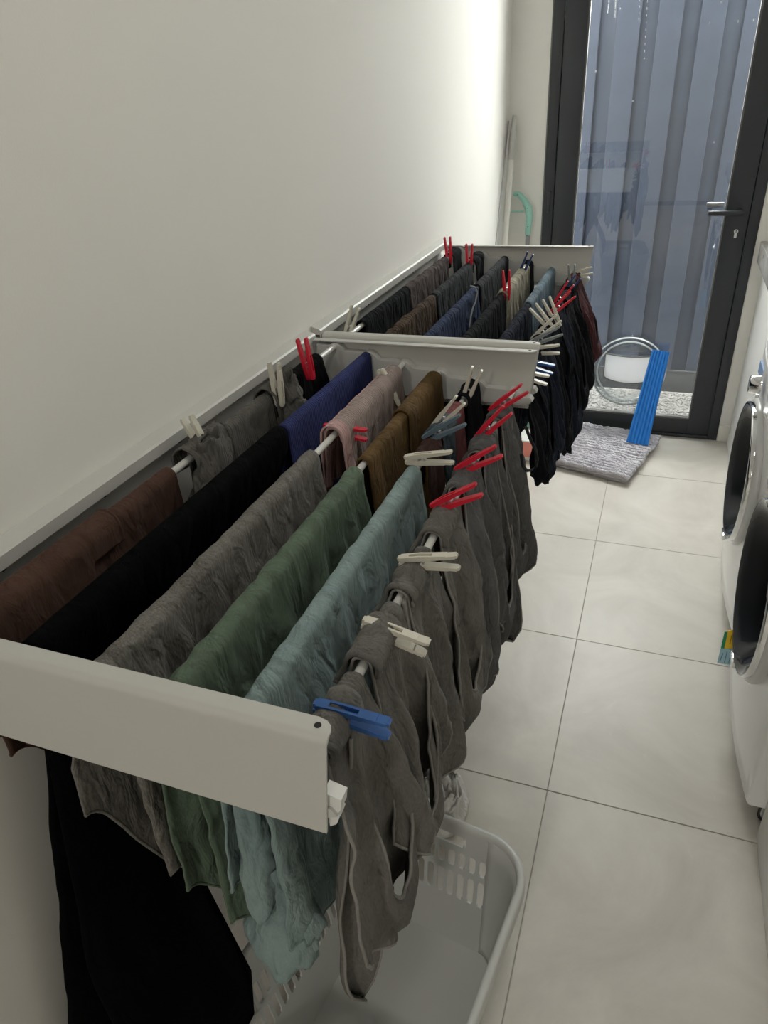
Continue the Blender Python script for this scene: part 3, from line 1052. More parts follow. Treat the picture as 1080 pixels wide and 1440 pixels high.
C_EDGEDK = fabric('black_elastic', (0.03, 0.032, 0.038), crease=0.2)
for (yc, drop, seed, m, lab, out) in [
    (1.478, 0.28, 31, C_NEARBLK, 'black briefs behind the rack divider under a beige peg', 0.05),
    (1.57, 0.31, 32, C_DKNAVY, 'dark navy briefs under the blue peg behind the divider', 0.06),
    (1.68, 0.33, 33, C_DKNAVY, 'dark navy briefs under the grey slanted peg', 0.08),
    (1.80, 0.36, 34, C_NEARBLK, 'black briefs under the cluster of beige pegs', 0.10),
    (1.93, 0.36, 35, C_DKNAVY, 'dark navy briefs beside the cluster of beige pegs', 0.12),
    (2.06, 0.36, 36, C_NEARBLK, 'black briefs under the paired red pegs', 0.14),
    (2.18, 0.32, 37, C_NEARBLK, 'black briefs beside the maroon-lined briefs', 0.17),
    (2.30, 0.25, 38, C_MAROON, 'dark maroon briefs at the end of the rod by the door', 0.22)]:
    brief(lab, m, C_EDGEDK, 1, yc, drop, seed, w=0.105, group='dark briefs along the outer rod', out=out, loop=(0.0, 0.10, 0.9 + 0.05 * (seed % 3)))

db = [o for o in bpy.data.objects if o.get('label', '').startswith('black briefs behind the rack divider')][0]
sp = [onp(0, 0.515 + 0.012 * math.sin(q), *p) for q, p in enumerate([(739, 600), (746, 618), (753, 632), (756, 646), (754, 656), (748, 661), (741, 662), (735, 655), (733, 640)])]
edge_tube('strap', sp, 0.0030, C_EDGEDK, db)
# --- rack beside the door
garment('black_jumper', 'black jumper on the rod by the wall, near the divider', 'jumper', C_NEARBLK, 1, 0, 1.49, 1.80, 0.3, 0.32, GF, seed=41, A=0.008, lam=0.10, r=0.012)
garment('taupe_top', 'dark taupe pleated top on the rod by the wall', 'top', C_TAUPE, 1, 0, 1.81, 2.19, 0.3, 0.32, GF, seed=42, A=0.012, lam=0.05, r=0.012, topw=0.004, crum=0.005)
garment('black_ankle_sock', 'black sock hung at the wall end of the far rack', 'sock', C_NEARBLK, 1, 0, 2.235, 2.325, 0.07, 0.18, 'black socks under red pegs', seed=43, A=0.007, lam=0.05, r=0.016, topw=0.006)
garment('dark_brown_top', 'dark brown crinkled top behind the rack divider', 'top', C_DKBROWN, 1, 1, 1.42, 1.795, 0.3, 0.32, GF, seed=44, A=0.010, lam=0.05, r=0.011, topw=0.004, crum=0.005)
garment('charcoal_shirt', 'charcoal top hung past the dark brown top', 'top', C_CHAR, 1, 1, 1.81, 2.19, 0.3, 0.32, GF, seed=45, A=0.009, lam=0.06, r=0.011)
garment('black_ankle_sock', 'black sock on the second rod under a red peg', 'sock', C_NEARBLK, 1, 1, 2.225, 2.32, 0.07, 0.20, 'black socks under red pegs', seed=46, A=0.007, lam=0.05, r=0.016, topw=0.006)
garment('navy_top', 'navy blue cotton top with a loose drawstring', 'top', C_NAVY, 1, 2, 1.41, 1.955, 0.3, 0.33, GF, seed=47, A=0.008, lam=0.07, r=0.011)
garment('charcoal_leggings', 'charcoal leggings past the navy top', 'leggings', C_CHAR, 1, 2, 1.975, 2.36, 0.32, 0.36, GF, seed=48, A=0.008, lam=0.06, r=0.012)
garment('black_tee', 'black top on the fourth rod before the cream cloth', 'top', C_NEARBLK, 1, 3, 1.41, 1.94, 0.3, 0.32, GF, seed=49, A=0.007, lam=0.08, r=0.011)
garment('cream_camisole', 'cream sheer camisole pegged at both ends', 'camisole', C_CREAM, 1, 3, 1.955, 2.30, lambda t: 0.16 + 0.06 * math.sin(PI * t), lambda t: 0.13 + 0.10 * t, GF, seed=50, A=0.011, lam=0.05, r=0.014, topw=0.003)
garment('black_bra', 'black strappy garment under the navy peg', 'top', C_NEARBLK, 1, 3, 2.305, 2.36, 0.12, 0.22, GF, seed=51, A=0.009, lam=0.05, r=0.016)
garment('midnight_tee', 'midnight navy top next to the pegged briefs', 'top', C_DKNAVY, 1, 4, 1.41, 1.905, 0.3, 0.34, GF, seed=52, A=0.007, lam=0.09, r=0.011)
garment('steel_blue_top', 'pale steel blue top near the glazed door', 'top', C_STEELBL, 1, 4, 1.925, 2.345, 0.26, 0.30, GF, seed=53, A=0.007, lam=0.07, r=0.011)
# drawstring on the navy top
nv = [o for o in bpy.data.objects if o.name.startswith('navy_top')][0]
pts = [onp(0, RX[2] + 0.02 + 0.004 * math.sin(q), 668 + dx, 405 + dy) for q, (dx, dy) in enumerate([(-6, -3), (0, -1), (3, 6), (1, 18), (-3, 28), (-6, 40), (-8, 55)])]
reparent(edge_tube('drawstring', pts, 0.0022, mat('pale_cord', (0.40, 0.42, 0.44), 0.8), None), nv)

# hanging sleeve pieces under the near arm
ps = [o for o in bpy.data.objects if o.name.startswith('pale_blue_shirt')][0]


def hanging_bag(name, m, parent, c, w, dpt, L, seed, twist=0.5):
    """a limp tube of cloth hanging down, open at the bottom"""
    n, k = 22, 26
    V, F_ = [], []
    for i in range(n + 1):
        s = i / n
        ww = w * (0.45 + 0.65 * smooth01(s * 1.2)) * (1 - 0.35 * smooth01((s - 0.75) / 0.25))
        dd = dpt * (0.5 + 0.6 * smooth01(s))
        for j in range(k):
            a = 2 * PI * j / k
            P = Vector((math.cos(a) * 1.2, math.sin(a) * 1.2, s * 3.2 + seed))
            nz = 1 + 0.42 * noise.noise(P) + 0.25 * noise.noise(P * 2.4)
            x = c[0] + ww * math.cos(a + twist * s) * nz
            y = c[1] + dd * math.sin(a + twist * s) * nz
            z = c[2] - L * s * (1 + 0.10 * math.cos(a + 1.3 + seed)) + 0.012 * noise.noise(P * 1.7)
            V.append((x, y, z))
    for i in range(n):
        for j in range(k):
            a, b_ = i * k + j, i * k + (j + 1) % k
            F_.append((a, b_, b_ + k, a + k))
    o = solid(mesh_obj(name, V, F_, m, None, True), 0.0022)
    return reparent(o, parent)


rt = [o for o in bpy.data.objects if o.name.startswith('grey_ribbed_top')][0]
hanging_bag('sleeve', C_RIBGREY, rt, (RX[0] + 0.024, 0.815, RZ[0] + 0.028), 0.026, 0.050, 0.13, 12, 0.8)
hanging_bag('sleeve', C_RIBGREY, rt, (RX[0] + 0.022, 1.075, RZ[0] + 0.034), 0.028, 0.034, 0.10, 15, 0.8)
hanging_bag('sleeve', C_PALEBLUE, ps, (0.372, 0.405, 0.815), 0.048, 0.032, 0.205, 3)
hanging_bag('sleeve', C_PALEBLUE, ps, (0.362, 0.40, 0.93), 0.022, 0.03, 0.19, 8)

# ------------------------------------------------------------------ clothes pegs
PEGL = 0.080
_peg_meshes = {}


def peg_data():
    if _peg_meshes:
        return _peg_meshes
    # one arm, along +X from the jaw (x=0) to the tail, inner side at z=0: two rails, jaw tip, tail plate
    bm = bmesh.new()

    def piece(x0, x1, y0, y1, za0, za1, zb0, zb1):
        vs_ = [bm.verts.new(p) for p in ((x0, y0, za0), (x0, y1, za0), (x0, y1, za1), (x0, y0, za1), (x1, y0, zb0), (x1, y1, zb0), (x1, y1, zb1), (x1, y0, zb1))]
        for q in ((0, 1, 2, 3), (7, 6, 5, 4), (0, 4, 5, 1), (1, 5, 6, 2), (2, 6, 7, 3), (3, 7, 4, 0)):
            bm.faces.new([vs_[i] for i in q])
    W = 0.0055
    th = lambda x: 0.0042 + 0.0025 * math.sin(PI * min(1, x / 0.055)) + 0.0008
    zi = lambda x: 0.0 if x < 0.022 else 0.0055 * ((x - 0.022) / (PEGL - 0.022))
    def seg(x0, x1, y0, y1, f=1.0):
        piece(x0, x1, y0, y1, zi(x0), zi(x0) + th(x0) * f, zi(x1), zi(x1) + th(x1) * f)
    seg(0.0, 0.004, -W * 0.7, W * 0.7)
    seg(0.003, 0.016, -W, W)
    for s in (-1, 1):
        a, b_ = (W - 0.0028, W) if s > 0 else (-W, -W + 0.0028)
        seg(0.015, 0.030, a, b_)
        seg(0.030, 0.048, a, b_)
    seg(0.047, 0.066, -W, W)
    seg(0.065, 0.0775, -W, W, 0.85)
    seg(0.077, PEGL, -W * 0.75, W * 0.75, 0.75)
    # shallow inner web so the slot reads as a recess
    piece(0.015, 0.048, -W + 0.002, W - 0.002, zi(0.015), zi(0.015) + 0.0016, zi(0.048), zi(0.048) + 0.0016)
    bmesh.ops.recalc_face_normals(bm, faces=bm.faces)
    me = bpy.data.meshes.new('peg_arm')
    bm.to_mesh(me)
    bm.free()
    _peg_meshes['arm'] = me
    bm = bmesh.new()
    pts = [(0.029 + 0.0052 * math.cos(a), -0.0042 + 0.0084 * a / (4 * 2 * PI), 0.0052 * math.sin(a)) for a in [2 * PI * q / 9 for q in range(37)]]
    tube(bm, pts, 0.0009, 5)
    me = bpy.data.meshes.new('peg_spring')
    bm.to_mesh(me)
    bm.free()
    me.materials.append(M_STEEL)
    _peg_meshes['spring'] = me
    return _peg_meshes


_armcache = {}
COLN = {'beige': P_BEIGE, 'red': P_RED, 'blue': P_BLUE, 'navy': P_NAVY, 'slate': P_SLATE, 'grey': P_GREY}


def peg(jaw, tail, rack, rod, colour, label, dz=0.010, group=None, roll=0.0, zj=None):
    d = peg_data()
    if colour not in _armcache:
        me = d['arm'].copy()
        me.materials.append(COLN[colour])
        _armcache[colour] = me
    J = Vector(onp(2, RZ[rod] + dz, *jaw))
    T = Vector(onp(1, J.y, *tail))
    ax = (T - J).normalized()
    J = T - ax * PEGL
    yv = Vector((0, 1, 0))
    up = ax.cross(yv).normalized()
    if up.z < 0 and abs(ax.z) < 0.9:
        up = -up
    side = up.cross(ax).normalized()
    Rm = Matrix((ax, side, up)).transposed().to_4x4()
    Rm = Rm @ Matrix.Rotation(roll, 4, 'X')
    root = empty('clothes_peg', J)
    root.matrix_world = Matrix.Translation(J) @ Rm
    tag(root, label, 'clothes peg', group or 'clothes pegs')
    for s in (1, -1):
        o = bpy.data.objects.new('arm', _armcache[colour])
        COL.objects.link(o)
        o.parent = root
        o.location = (0, 0, 0.0018 * s)
        if s < 0:
            o.rotation_euler = (PI, 0, 0)
    sp = bpy.data.objects.new('spring', d['spring'])
    COL.objects.link(sp)
    sp.parent = root
    return root


peg((288, 632), (262, 586), 0, 0, 'beige', 'beige peg upright on the grey ribbed top beside the brown top', dz=0.0)
peg((393, 562), (385, 510), 0, 0, 'beige', 'beige peg upright at the far sleeve of the grey ribbed top', dz=0.0)
peg((437, 530), (424, 476), 0, 0, 'red', 'red peg upright on the small black vest', dz=0.0)
peg((478, 605), (516, 612), 0, 2, 'red', 'red peg sticking out of the pale pink top', dz=-0.01)
peg((541, 535), (556, 572), 0, 2, 'beige', 'beige peg hanging down inside the pale pink top', dz=0.006)
peg((573, 646), (637, 643), 0, 4, 'beige', 'level beige peg on the dark brown sock', dz=0.012)
peg((598, 617), (651, 590), 0, 4, 'slate', 'slate blue peg on the slate blue sock', dz=0.012)
peg((612, 600), (648, 562), 0, 4, 'beige', 'slanted beige peg on the dusty rose sock', dz=0.012)
peg((657, 556), (671, 518), 0, 4, 'beige', 'beige peg upright on the black sock against the divider', dz=0.008)
peg((450, 995), (549, 1026), 0, 5, 'blue', 'bright blue peg at the outer corner of the near rack arm', dz=0.012)
peg((516, 877), (602, 912), 0, 5, 'beige', 'beige peg pointing down on charcoal briefs, next to the bright blue peg', dz=0.014)
peg((567, 789), (645, 790), 0, 5, 'beige', 'level beige peg on charcoal briefs, between beige and red pegs', dz=0.014)
peg((611, 713), (674, 688), 0, 5, 'red', 'red peg on charcoal briefs, next to the level beige peg', dz=0.014)
peg((645, 661), (702, 634), 0, 5, 'red', 'red peg on charcoal briefs, second from the level beige peg', dz=0.014)
peg((676, 612), (714, 576), 0, 5, 'red', 'faded red peg on charcoal briefs, third from the level beige peg', dz=0.014)
peg((692, 577), (738, 546), 0, 5, 'red', 'red peg on charcoal briefs overlapping the rack divider', dz=0.014)
# far rack
peg((490, 466), (500, 431), 1, 0, 'beige', 'beige peg upright at the start of the far wall rod', dz=0.0)
peg((631, 355), (629, 333), 1, 0, 'red', 'red peg upright on the black sock by the wall', dz=0.018)
peg((660, 367), (660, 343), 1, 1, 'red', 'red peg upright on the black sock of the second rod', dz=0.016)
peg((713, 412), (712, 380), 1, 3, 'red', 'red peg upright on the cream camisole', dz=0.008)
peg((735, 380), (746, 356), 1, 3, 'navy', 'navy peg upright at the end of the cream camisole', dz=0.008)
peg((781, 448), (768, 419), 1, 5, 'beige', 'upright beige peg of the beige cluster on dark briefs', dz=0.014)
peg((772, 458), (749, 430), 1, 5, 'beige', 'back-leaning beige peg of the beige cluster on dark briefs', dz=0.014)
peg((755, 473), (786, 447), 1, 5, 'beige', 'forward-leaning beige peg of the beige cluster on dark briefs', dz=0.014)
peg((750, 482), (789, 465), 1, 5, 'grey', 'grey slanted peg beside the beige cluster', dz=0.014)
peg((752, 493), (787, 491), 1, 5, 'beige', 'level beige peg poking out past the divider, above the blue peg', dz=0.010)
peg((744, 512), (779, 520), 1, 5, 'blue', 'blue peg poking out past the divider', dz=0.008)
peg((738, 527), (771, 535), 1, 5, 'beige', 'beige peg poking out past the divider, below the blue peg', dz=0.006)
peg((777, 439), (806, 413), 1, 5, 'red', 'lower of two paired red pegs on black briefs', dz=0.014)
peg((783, 425), (803, 398), 1, 5, 'red', 'upper of two paired red pegs on black briefs', dz=0.014)
peg((801, 404), (813, 389), 1, 5, 'navy', 'navy peg beside the paired red pegs', dz=0.014)
peg((804, 396), (804, 372), 1, 5, 'grey', 'grey peg upright at the end of the outer rod', dz=0.014)
peg((809, 386), (833, 380), 1, 5, 'beige', 'beige peg at the outer corner of the rack by the door', dz=0.012)

# ------------------------------------------------------------------ laundry basket
BA = math.radians(-7.5)
bk = empty('laundry_basket', (0.396, 0.548, 0.0))
bk.rotation_euler = (0, 0, BA)
tag(bk, 'light grey plastic laundry basket with slotted sides under the rack', 'laundry basket')
BW, BL, BH = 0.184, 0.30, 0.335       # half width, half length at the rim, height
FLR = 0.048


def rrect(hw, hl, rad, n=8):
    out = []
    for cx, cy, a0 in ((hw - rad, hl - rad, 0), (-hw + rad, hl - rad, PI / 2), (-hw + rad, -hl + rad, PI), (hw - rad, -hl + rad, 3 * PI / 2)):
        for k in range(n + 1):
            a = a0 + PI / 2 * k / n
            out.append((cx + rad * math.cos(a), cy + rad * math.sin(a)))
    return out


def wall_point(side, t, z):
    """point on the basket wall; side 0 = far (+y), 1 = right, 2 = near, 3 = left; t along the side in metres from its centre"""
    f = z / BH
    hw = BW - FLR * (1 - f)
    hl = BL - FLR * (1 - f)
    return {0: (t, hl, z), 1: (hw, t, z), 2: (t, -hl, z), 3: (-hw, t, z)}[side]


RADC = 0.080


def basket_wall(side):
    """flat wall with rows of rounded slots cut as holes: built as a grid of cells, slot cells left open"""
    half0 = (BW if side in (0, 2) else BL)
    bm = bmesh.new()
    slot_p, slot_w = 0.0216, 0.0140
    nsl = 10 if side in (0, 2) else 19
    x_edges = []
    span = (half0 - RADC)
    centres = [(-(nsl - 1) / 2 + k) * slot_p for k in range(nsl)]
    centres = [c_ for c_ in centres if abs(c_) < span - 0.004]
    rows = [(0.222, 0.262), (0.138, 0.206)] if side in (0, 2) else [(0.215, 0.268), (0.138, 0.198)]
    handle = None
    if side in (0, 2):
        handle = (-0.060, 0.060, 0.278, 0.304)
    # t lines
    ts = [-span]
    for c_ in centres:
        ts += [c_ - slot_w / 2, c_ - slot_w / 2 + 0.003, c_ + slot_w / 2 - 0.003, c_ + slot_w / 2]
    ts += [span]
    if handle:
        ts += [handle[0], handle[0] + 0.006, handle[1] - 0.006, handle[1]]
    zs_ = [0.008, 0.03, 0.06, 0.322]
    for a, b_ in rows:
        zs_ += [a, a + 0.006, b_ - 0.006, b_]
    if handle:
        zs_ += [handle[2], handle[2] + 0.006, handle[3] - 0.006, handle[3]]
    ts = sorted(set(round(t, 4) for t in ts))
    zs_ = sorted(set(round(z, 4) for z in zs_))

    def hole(t0, t1, z0, z1):
        tm, zm = (t0 + t1) / 2, (z0 + z1) / 2
        for a, b_ in rows:
            if a < zm < b_:
                for c_ in centres:
                    if abs(tm - c_) < slot_w / 2:
                        corner = (zm < a + 0.006 or zm > b_ - 0.006) and abs(tm - c_) > slot_w / 2 - 0.003
                        return 2 if corner else 1
        if handle and handle[0] < tm < handle[1] and handle[2] < zm < handle[3]:
            corner = (zm < handle[2] + 0.006 or zm > handle[3] - 0.006) and (tm < handle[0] + 0.006 or tm > handle[1] - 0.006)
            return 2 if corner else 1
        return 0
    grid = {}

    def vert(i, j):
        if (i, j) not in grid:
            grid[(i, j)] = bm.verts.new(wall_point(side, ts[i], zs_[j]))
        return grid[(i, j)]
    for i in range(len(ts) - 1):
        for j in range(len(zs_) - 1):
            h = hole(ts[i], ts[i + 1], zs_[j], zs_[j + 1])
            if h == 1:
                continue
            q = [(i, j), (i + 1, j), (i + 1, j + 1), (i, j + 1)]
            if h == 2:
                # keep the outer triangle so the slot end is chamfered round
                cx = [(ii, jj) for ii, jj in q]
                keep = []
                for (ii, jj) in q:
                    tm, zm = ts[ii], zs_[jj]
                    inner = hole(tm - 1e-4, tm + 1e-4, zm - 1e-4, zm + 1e-4) == 1 and False
                    keep.append((ii, jj))
                # the corner opposite to the slot interior
                tmid, zmid = (ts[i] + ts[i + 1]) / 2, (zs_[j] + zs_[j + 1]) / 2
                best = None
                for a_ in (0, 1):
                    for b2 in (0, 1):
                        tt = ts[i + a_] + (1e-4 if a_ else -1e-4)
                        zz = zs_[j + b2] + (1e-4 if b2 else -1e-4)
                        if hole(tt - 1e-5, tt + 1e-5, zz - 1e-5, zz + 1e-5) == 1:
                            best = (i + a_, j + b2)
                tri = [p for p in q if p != best]
                if len(tri) == 3:
                    bm.faces.new([vert(*p) for p in tri])
                continue
            bm.faces.new([vert(*p) for p in q])
    o = bm_obj('side_wall', bm, M_BASKET, bk)
    solid(o, 0.004)
    return o


for s in range(4):
    basket_wall(s)
# rounded corners
for cx, cy, a0 in ((1, 1, 0), (-1, 1, PI / 2), (-1, -1, PI), (1, -1, 3 * PI / 2)):
    V, F_ = [], []
    n, zsn = 8, [0.008, 0.03, 0.06, 0.10, 0.16, 0.22, 0.28, 0.322]
    for z in zsn:
        f = z / BH
        hw, hl = BW - FLR * (1 - f), BL - FLR * (1 - f)
        fx_, fy_ = BW - RADC, BL - RADC
        rx, ry = hw - fx_, hl - fy_
        for k in range(n + 1):
            a = a0 + PI / 2 * k / n
            V.append((cx * fx_ + rx * math.cos(a), cy * fy_ + ry * math.sin(a), z))
    for i in range(len(zsn) - 1):
        for k in range(n):
            a = i * (n + 1) + k
            F_.append((a, a + 1, a + n + 2, a + n + 1))
    o = mesh_obj('corner', V, F_, M_BASKET, bk, True)
    solid(o, 0.004)
bm = bmesh.new()
pts = rrect(BW - FLR * 0.97, BL - FLR * 0.97, RADC - FLR * 0.9 + 0.002)
prism(bm, pts, 2, 0.003, 0.009)
bm_obj('basket_base', bm, M_BASKET, bk)
# rolled rim
bm = bmesh.new()
loops = []
for (dw, z) in ((-0.004, 0.319), (-0.003, 0.331), (0.001, 0.3345), (0.0085, 0.3335), (0.0115, 0.329), (0.012, 0.303), (0.0095, 0.303), (0.008, 0.325), (-0.001, 0.325)):
    loops.append([bm.verts.new((p[0], p[1], z)) for p in rrect(BW + dw, BL + dw, RADC + dw, 10)])
m_ = len(loops)
for i in range(m_):
    A_, B_ = loops[i], loops[(i + 1) % m_]
    for k in range(len(A_)):
        bm.faces.new((A_[k], A_[(k + 1) % len(A_)], B_[(k + 1) % len(A_)], B_[k]))
bm_obj('rim', bm, M_BASKET, bk, smooth=True, angle=60)


# ------------------------------------------------------------------ crumpled white cloth behind the basket
def crumple(name, label, cat, m, c, rx, ry, h, seed):
    V, F_ = [], []
    n, k = 22, 44
    for i in range(n + 1):
        s = i / n
        for j in range(k):
            a = 2 * PI * j / k
            P = Vector((math.cos(a) * 1.6, math.sin(a) * 1.6, s * 2.5 + seed))
            rr = math.sin(PI / 2 * (0.06 + 0.94 * s)) * (1 + 0.22 * noise.noise(P))
            ridge = 1 - abs(noise.noise(P * 1.9)) * 2.2
            z = h * (1 - s ** 2.2) * (0.75 + 0.45 * ridge) + 0.012 * ridge * (1 - s)
            V.append((c[0] + rx * rr * math.cos(a), c[1] + ry * rr * math.sin(a), max(0.002, c[2] + z)))
    for i in range(n):
        for j in range(k):
            a, b_ = i * k + j, i * k + (j + 1) % k
            F_.append((a, b_, b_ + k, a + k))
    F_.append(list(range(k)))
    o = mesh_obj(name, V, F_, m, None, True)
    solid(o, 0.003)
    tag(o, label, cat)
    return o


crumple('crumpled_cloth', 'crumpled white cloth on the floor behind the laundry basket', 'cloth', C_WHITE, (0.318, 1.09, 0.003), 0.115, 0.10, 0.11, 4)

# ------------------------------------------------------------------ washing machines
def washer(label, ya, yb, seed):
    xf, xb, zt = 1.052, 1.66, 0.832
    yc = (ya + yb) / 2
    root = empty('washing_machine', (xf + 0.3, yc, 0))
    tag(root, label, 'washing machine', 'front-loading machines under the benchtop')
    # body: bowed front with the drum opening, built as rings from the opening out to the rounded front edge
    n = 16
    hw = (yb - ya) / 2 - 0.002
    zlo, zcc, rh = 0.085, 0.490, 0.203

    def bow(y):
        u = (y - yc) / hw
        return xf - 0.022 * (1 - min(1.0, u * u))
    angs = [2 * PI * k / 64 for k in range(64)]
    angs += [math.atan2(dz, dy) % (2 * PI) for dy in (-hw, hw) for dz in (zlo - zcc, zt - zcc)]
    angs = sorted(set(round(a, 6) for a in angs))
    bm = bmesh.new()
    rings = []
    eb = 0.007
    for lev in range(9):
        row = []
        for a in angs:
            ca, sa = math.cos(a), math.sin(a)
            ty_ = hw / abs(ca) if abs(ca) > 1e-9 else 1e9
            tz_ = ((zt - zcc) if sa > 0 else (zcc - zlo)) / abs(sa) if abs(sa) > 1e-9 else 1e9
            t_out = min(ty_, tz_)
            if lev == 0:                      # back of the drum opening
                row.append(bm.verts.new((xf + 0.11, yc + rh * ca, zcc + rh * sa)))
                continue
            if lev <= 6:
                t = rh + (t_out - eb - rh) * (lev - 1) / 5
                row.append(bm.verts.new((bow(yc + t * ca), yc + t * ca, zcc + t * sa)))
            elif lev == 7:                    # softened edge
                row.append(bm.verts.new((bow(yc + t_out * ca) + eb * 0.8, yc + t_out * ca, zcc + t_out * sa)))
            else:
                row.append(bm.verts.new((xb, yc + t_out * ca, zcc + t_out * sa)))
        rings.append(row)
    m_ = len(angs)
    for i in range(len(rings) - 1):
        for k in range(m_):
            bm.faces.new((rings[i][k], rings[i][(k + 1) % m_], rings[i + 1][(k + 1) % m_], rings[i + 1][k]))
    bm.faces.new(rings[-1])
    reparent(bm_obj('body', bm, M_WHITEGL, smooth=True, angle=45), root)
    pbox('plinth', mat('machine_plinth', (0.55, 0.55, 0.54), 0.5), root, xf + 0.045, xb - 0.05, ya + 0.03, yb - 0.03, 0.02, 0.10)
    for yy in (ya + 0.05, yb - 0.05):
        bm = bmesh.new()
        tube(bm, [(xf + 0.06, yy, 0.0), (xf + 0.06, yy, 0.10)], 0.018, 12)
        reparent(bm_obj('foot', bm, M_BLACKPL), root)
    # control band and knob
    xs_ = xf - 0.031
    pl = []
    for k in range(n + 1):
        u = -1 + 2 * k / n
        pl.append((xf - 0.022 * (1 - u * u) - 0.004, yc + u * hw * 0.985))
    for k in range(n, -1, -1):
        u = -1 + 2 * k / n
        pl.append((xf - 0.022 * (1 - u * u) + 0.006, yc + u * hw * 0.985))
    bm = bmesh.new()
    prism(bm, pl, 2, 0.722, 0.822)
    reparent(bm_obj('control_panel', bm, mat('control_panel_plastic', (0.72, 0.72, 0.72), 0.3), smooth=True, angle=40), root)
    bm = bmesh.new()
    lathe_x(bm, [(xs_ - 0.004, 0.001), (xs_ - 0.034, 0.001), (xs_ - 0.034, 0.022), (xs_ - 0.030, 0.026), (xs_ - 0.004, 0.029)], 28)
    for v in bm.verts:
        v.co.y += yc
        v.co.z += 0.772
    kb = reparent(bm_obj('knob', bm, M_CHROME, smooth=True, angle=40), root)
    bm = bmesh.new()
    box(bm, xf - 0.026, xf - 0.016, yc + 0.07, yc + 0.17, 0.752, 0.79, 0.002)
    reparent(bm_obj('display', bm, mat('pale_blue_display', (0.25, 0.38, 0.62), 0.2)), root)
    bm = bmesh.new()
    box(bm, xf - 0.026, xf - 0.006, yc - 0.27, yc - 0.09, 0.732, 0.814, 0.004)
    reparent(bm_obj('detergent_drawer', bm, M_WHITEGL, smooth=True, angle=40), root)
    # filter flap low on the far side of the front
    bm = bmesh.new()
    box(bm, xf - 0.0145, xf - 0.008, yc + 0.12, yc + 0.255, 0.125, 0.255, 0.002)
    fo = reparent(bm_obj('filter_flap', bm, mat('filter_flap_plastic', (0.66, 0.67, 0.68), 0.3), smooth=True, angle=40), root)
    # door
    zc, R = 0.490, 0.215
    x0 = xf - 0.020

    def at(bm):
        for v in bm.verts:
            v.co.y += yc
            v.co.z += zc
        return bm
    bm = bmesh.new()
    lathe_x(bm, [(x0 + 0.010, R + 0.010), (x0 - 0.006, R + 0.012), (x0 - 0.014, R + 0.006), (x0 - 0.016, R - 0.010)], 56)
    dtrim = reparent(bm_obj('door_surround', at(bm), M_WASHGREY, smooth=True, angle=50), root)
    bm = bmesh.new()
    lathe_x(bm, [(x0 - 0.010, R + 0.003), (x0 - 0.022, R + 0.002), (x0 - 0.0265, R + 0.000), (x0 - 0.0275, R - 0.0025)], 64)
    reparent(bm_obj('door_ring', at(bm), M_CHROME, smooth=True, angle=60), root)
    bm = bmesh.new()
    lathe_x(bm, [(x0 - 0.0270, R - 0.002), (x0 - 0.026, R - 0.008), (x0 - 0.010, R - 0.022), (x0 + 0.030, R - 0.048), (x0 + 0.042, R - 0.056)], 64)
    reparent(bm_obj('door_glass', at(bm), M_SMOKE, smooth=True, angle=60), root)
    bm = bmesh.new()
    lathe_x(bm, [(x0 + 0.040, R - 0.055), (x0 + 0.036, R - 0.060), (x0 + 0.044, R - 0.066)], 64)
    reparent(bm_obj('inner_ring', at(bm), M_CHROME, smooth=True, angle=60), root)
    bm = bmesh.new()
    lathe_x(bm, [(x0 + 0.043, R - 0.065), (x0 + 0.060, R - 0.085), (x0 + 0.075, 0.06), (x0 + 0.078, 0.001)], 56)
    reparent(bm_obj('door_bowl', at(bm), M_BOWL, smooth=True, angle=60), root)
    bm = bmesh.new()
    box(bm, x0 - 0.030, x0 - 0.010, yc - 0.028, yc + 0.028, zc - R - 0.024, zc - R - 0.004, 0.005)
    reparent(bm_obj('door_catch', bm, M_CHROME, smooth=True, angle=40), root)
    return root


washer('white front-loading washing machine with chrome door ring, next to the low cabinet', 1.262, 1.862, 1)
washer('white front-loading washing machine with chrome door ring, beside the end panel', 1.875, 2.475, 2)

# energy rating card sticking out of the nearer machine's door
card = empty('energy_label', (0.992, 1.675, 0.21))
tag(card, 'yellow, green and pale blue energy label card hanging off the washing machine door', 'label')
M_CY = mat('yellow_print', (0.85, 0.55, 0.02), 0.5)
M_CG = mat('green_print', (0.02, 0.30, 0.13), 0.5)
M_CB = mat('pale_blue_print', (0.42, 0.66, 0.78), 0.5)
M_CB2 = mat('blue_print', (0.08, 0.36, 0.72), 0.5)


def card_pt(px, py, yo=0.0):
    p = onp(1, 1.66, px, py)
    return (p[0], p[1] + yo, p[2])


def card_poly(name, pix, m, y0, th=0.0012):
    bm = bmesh.new()
    q = [card_pt(*p) for p in pix]
    prism(bm, [(p[0], p[2]) for p in q], 1, 1.66 + y0, 1.66 + y0 + th)
    return reparent(bm_obj(name, bm, m), card)


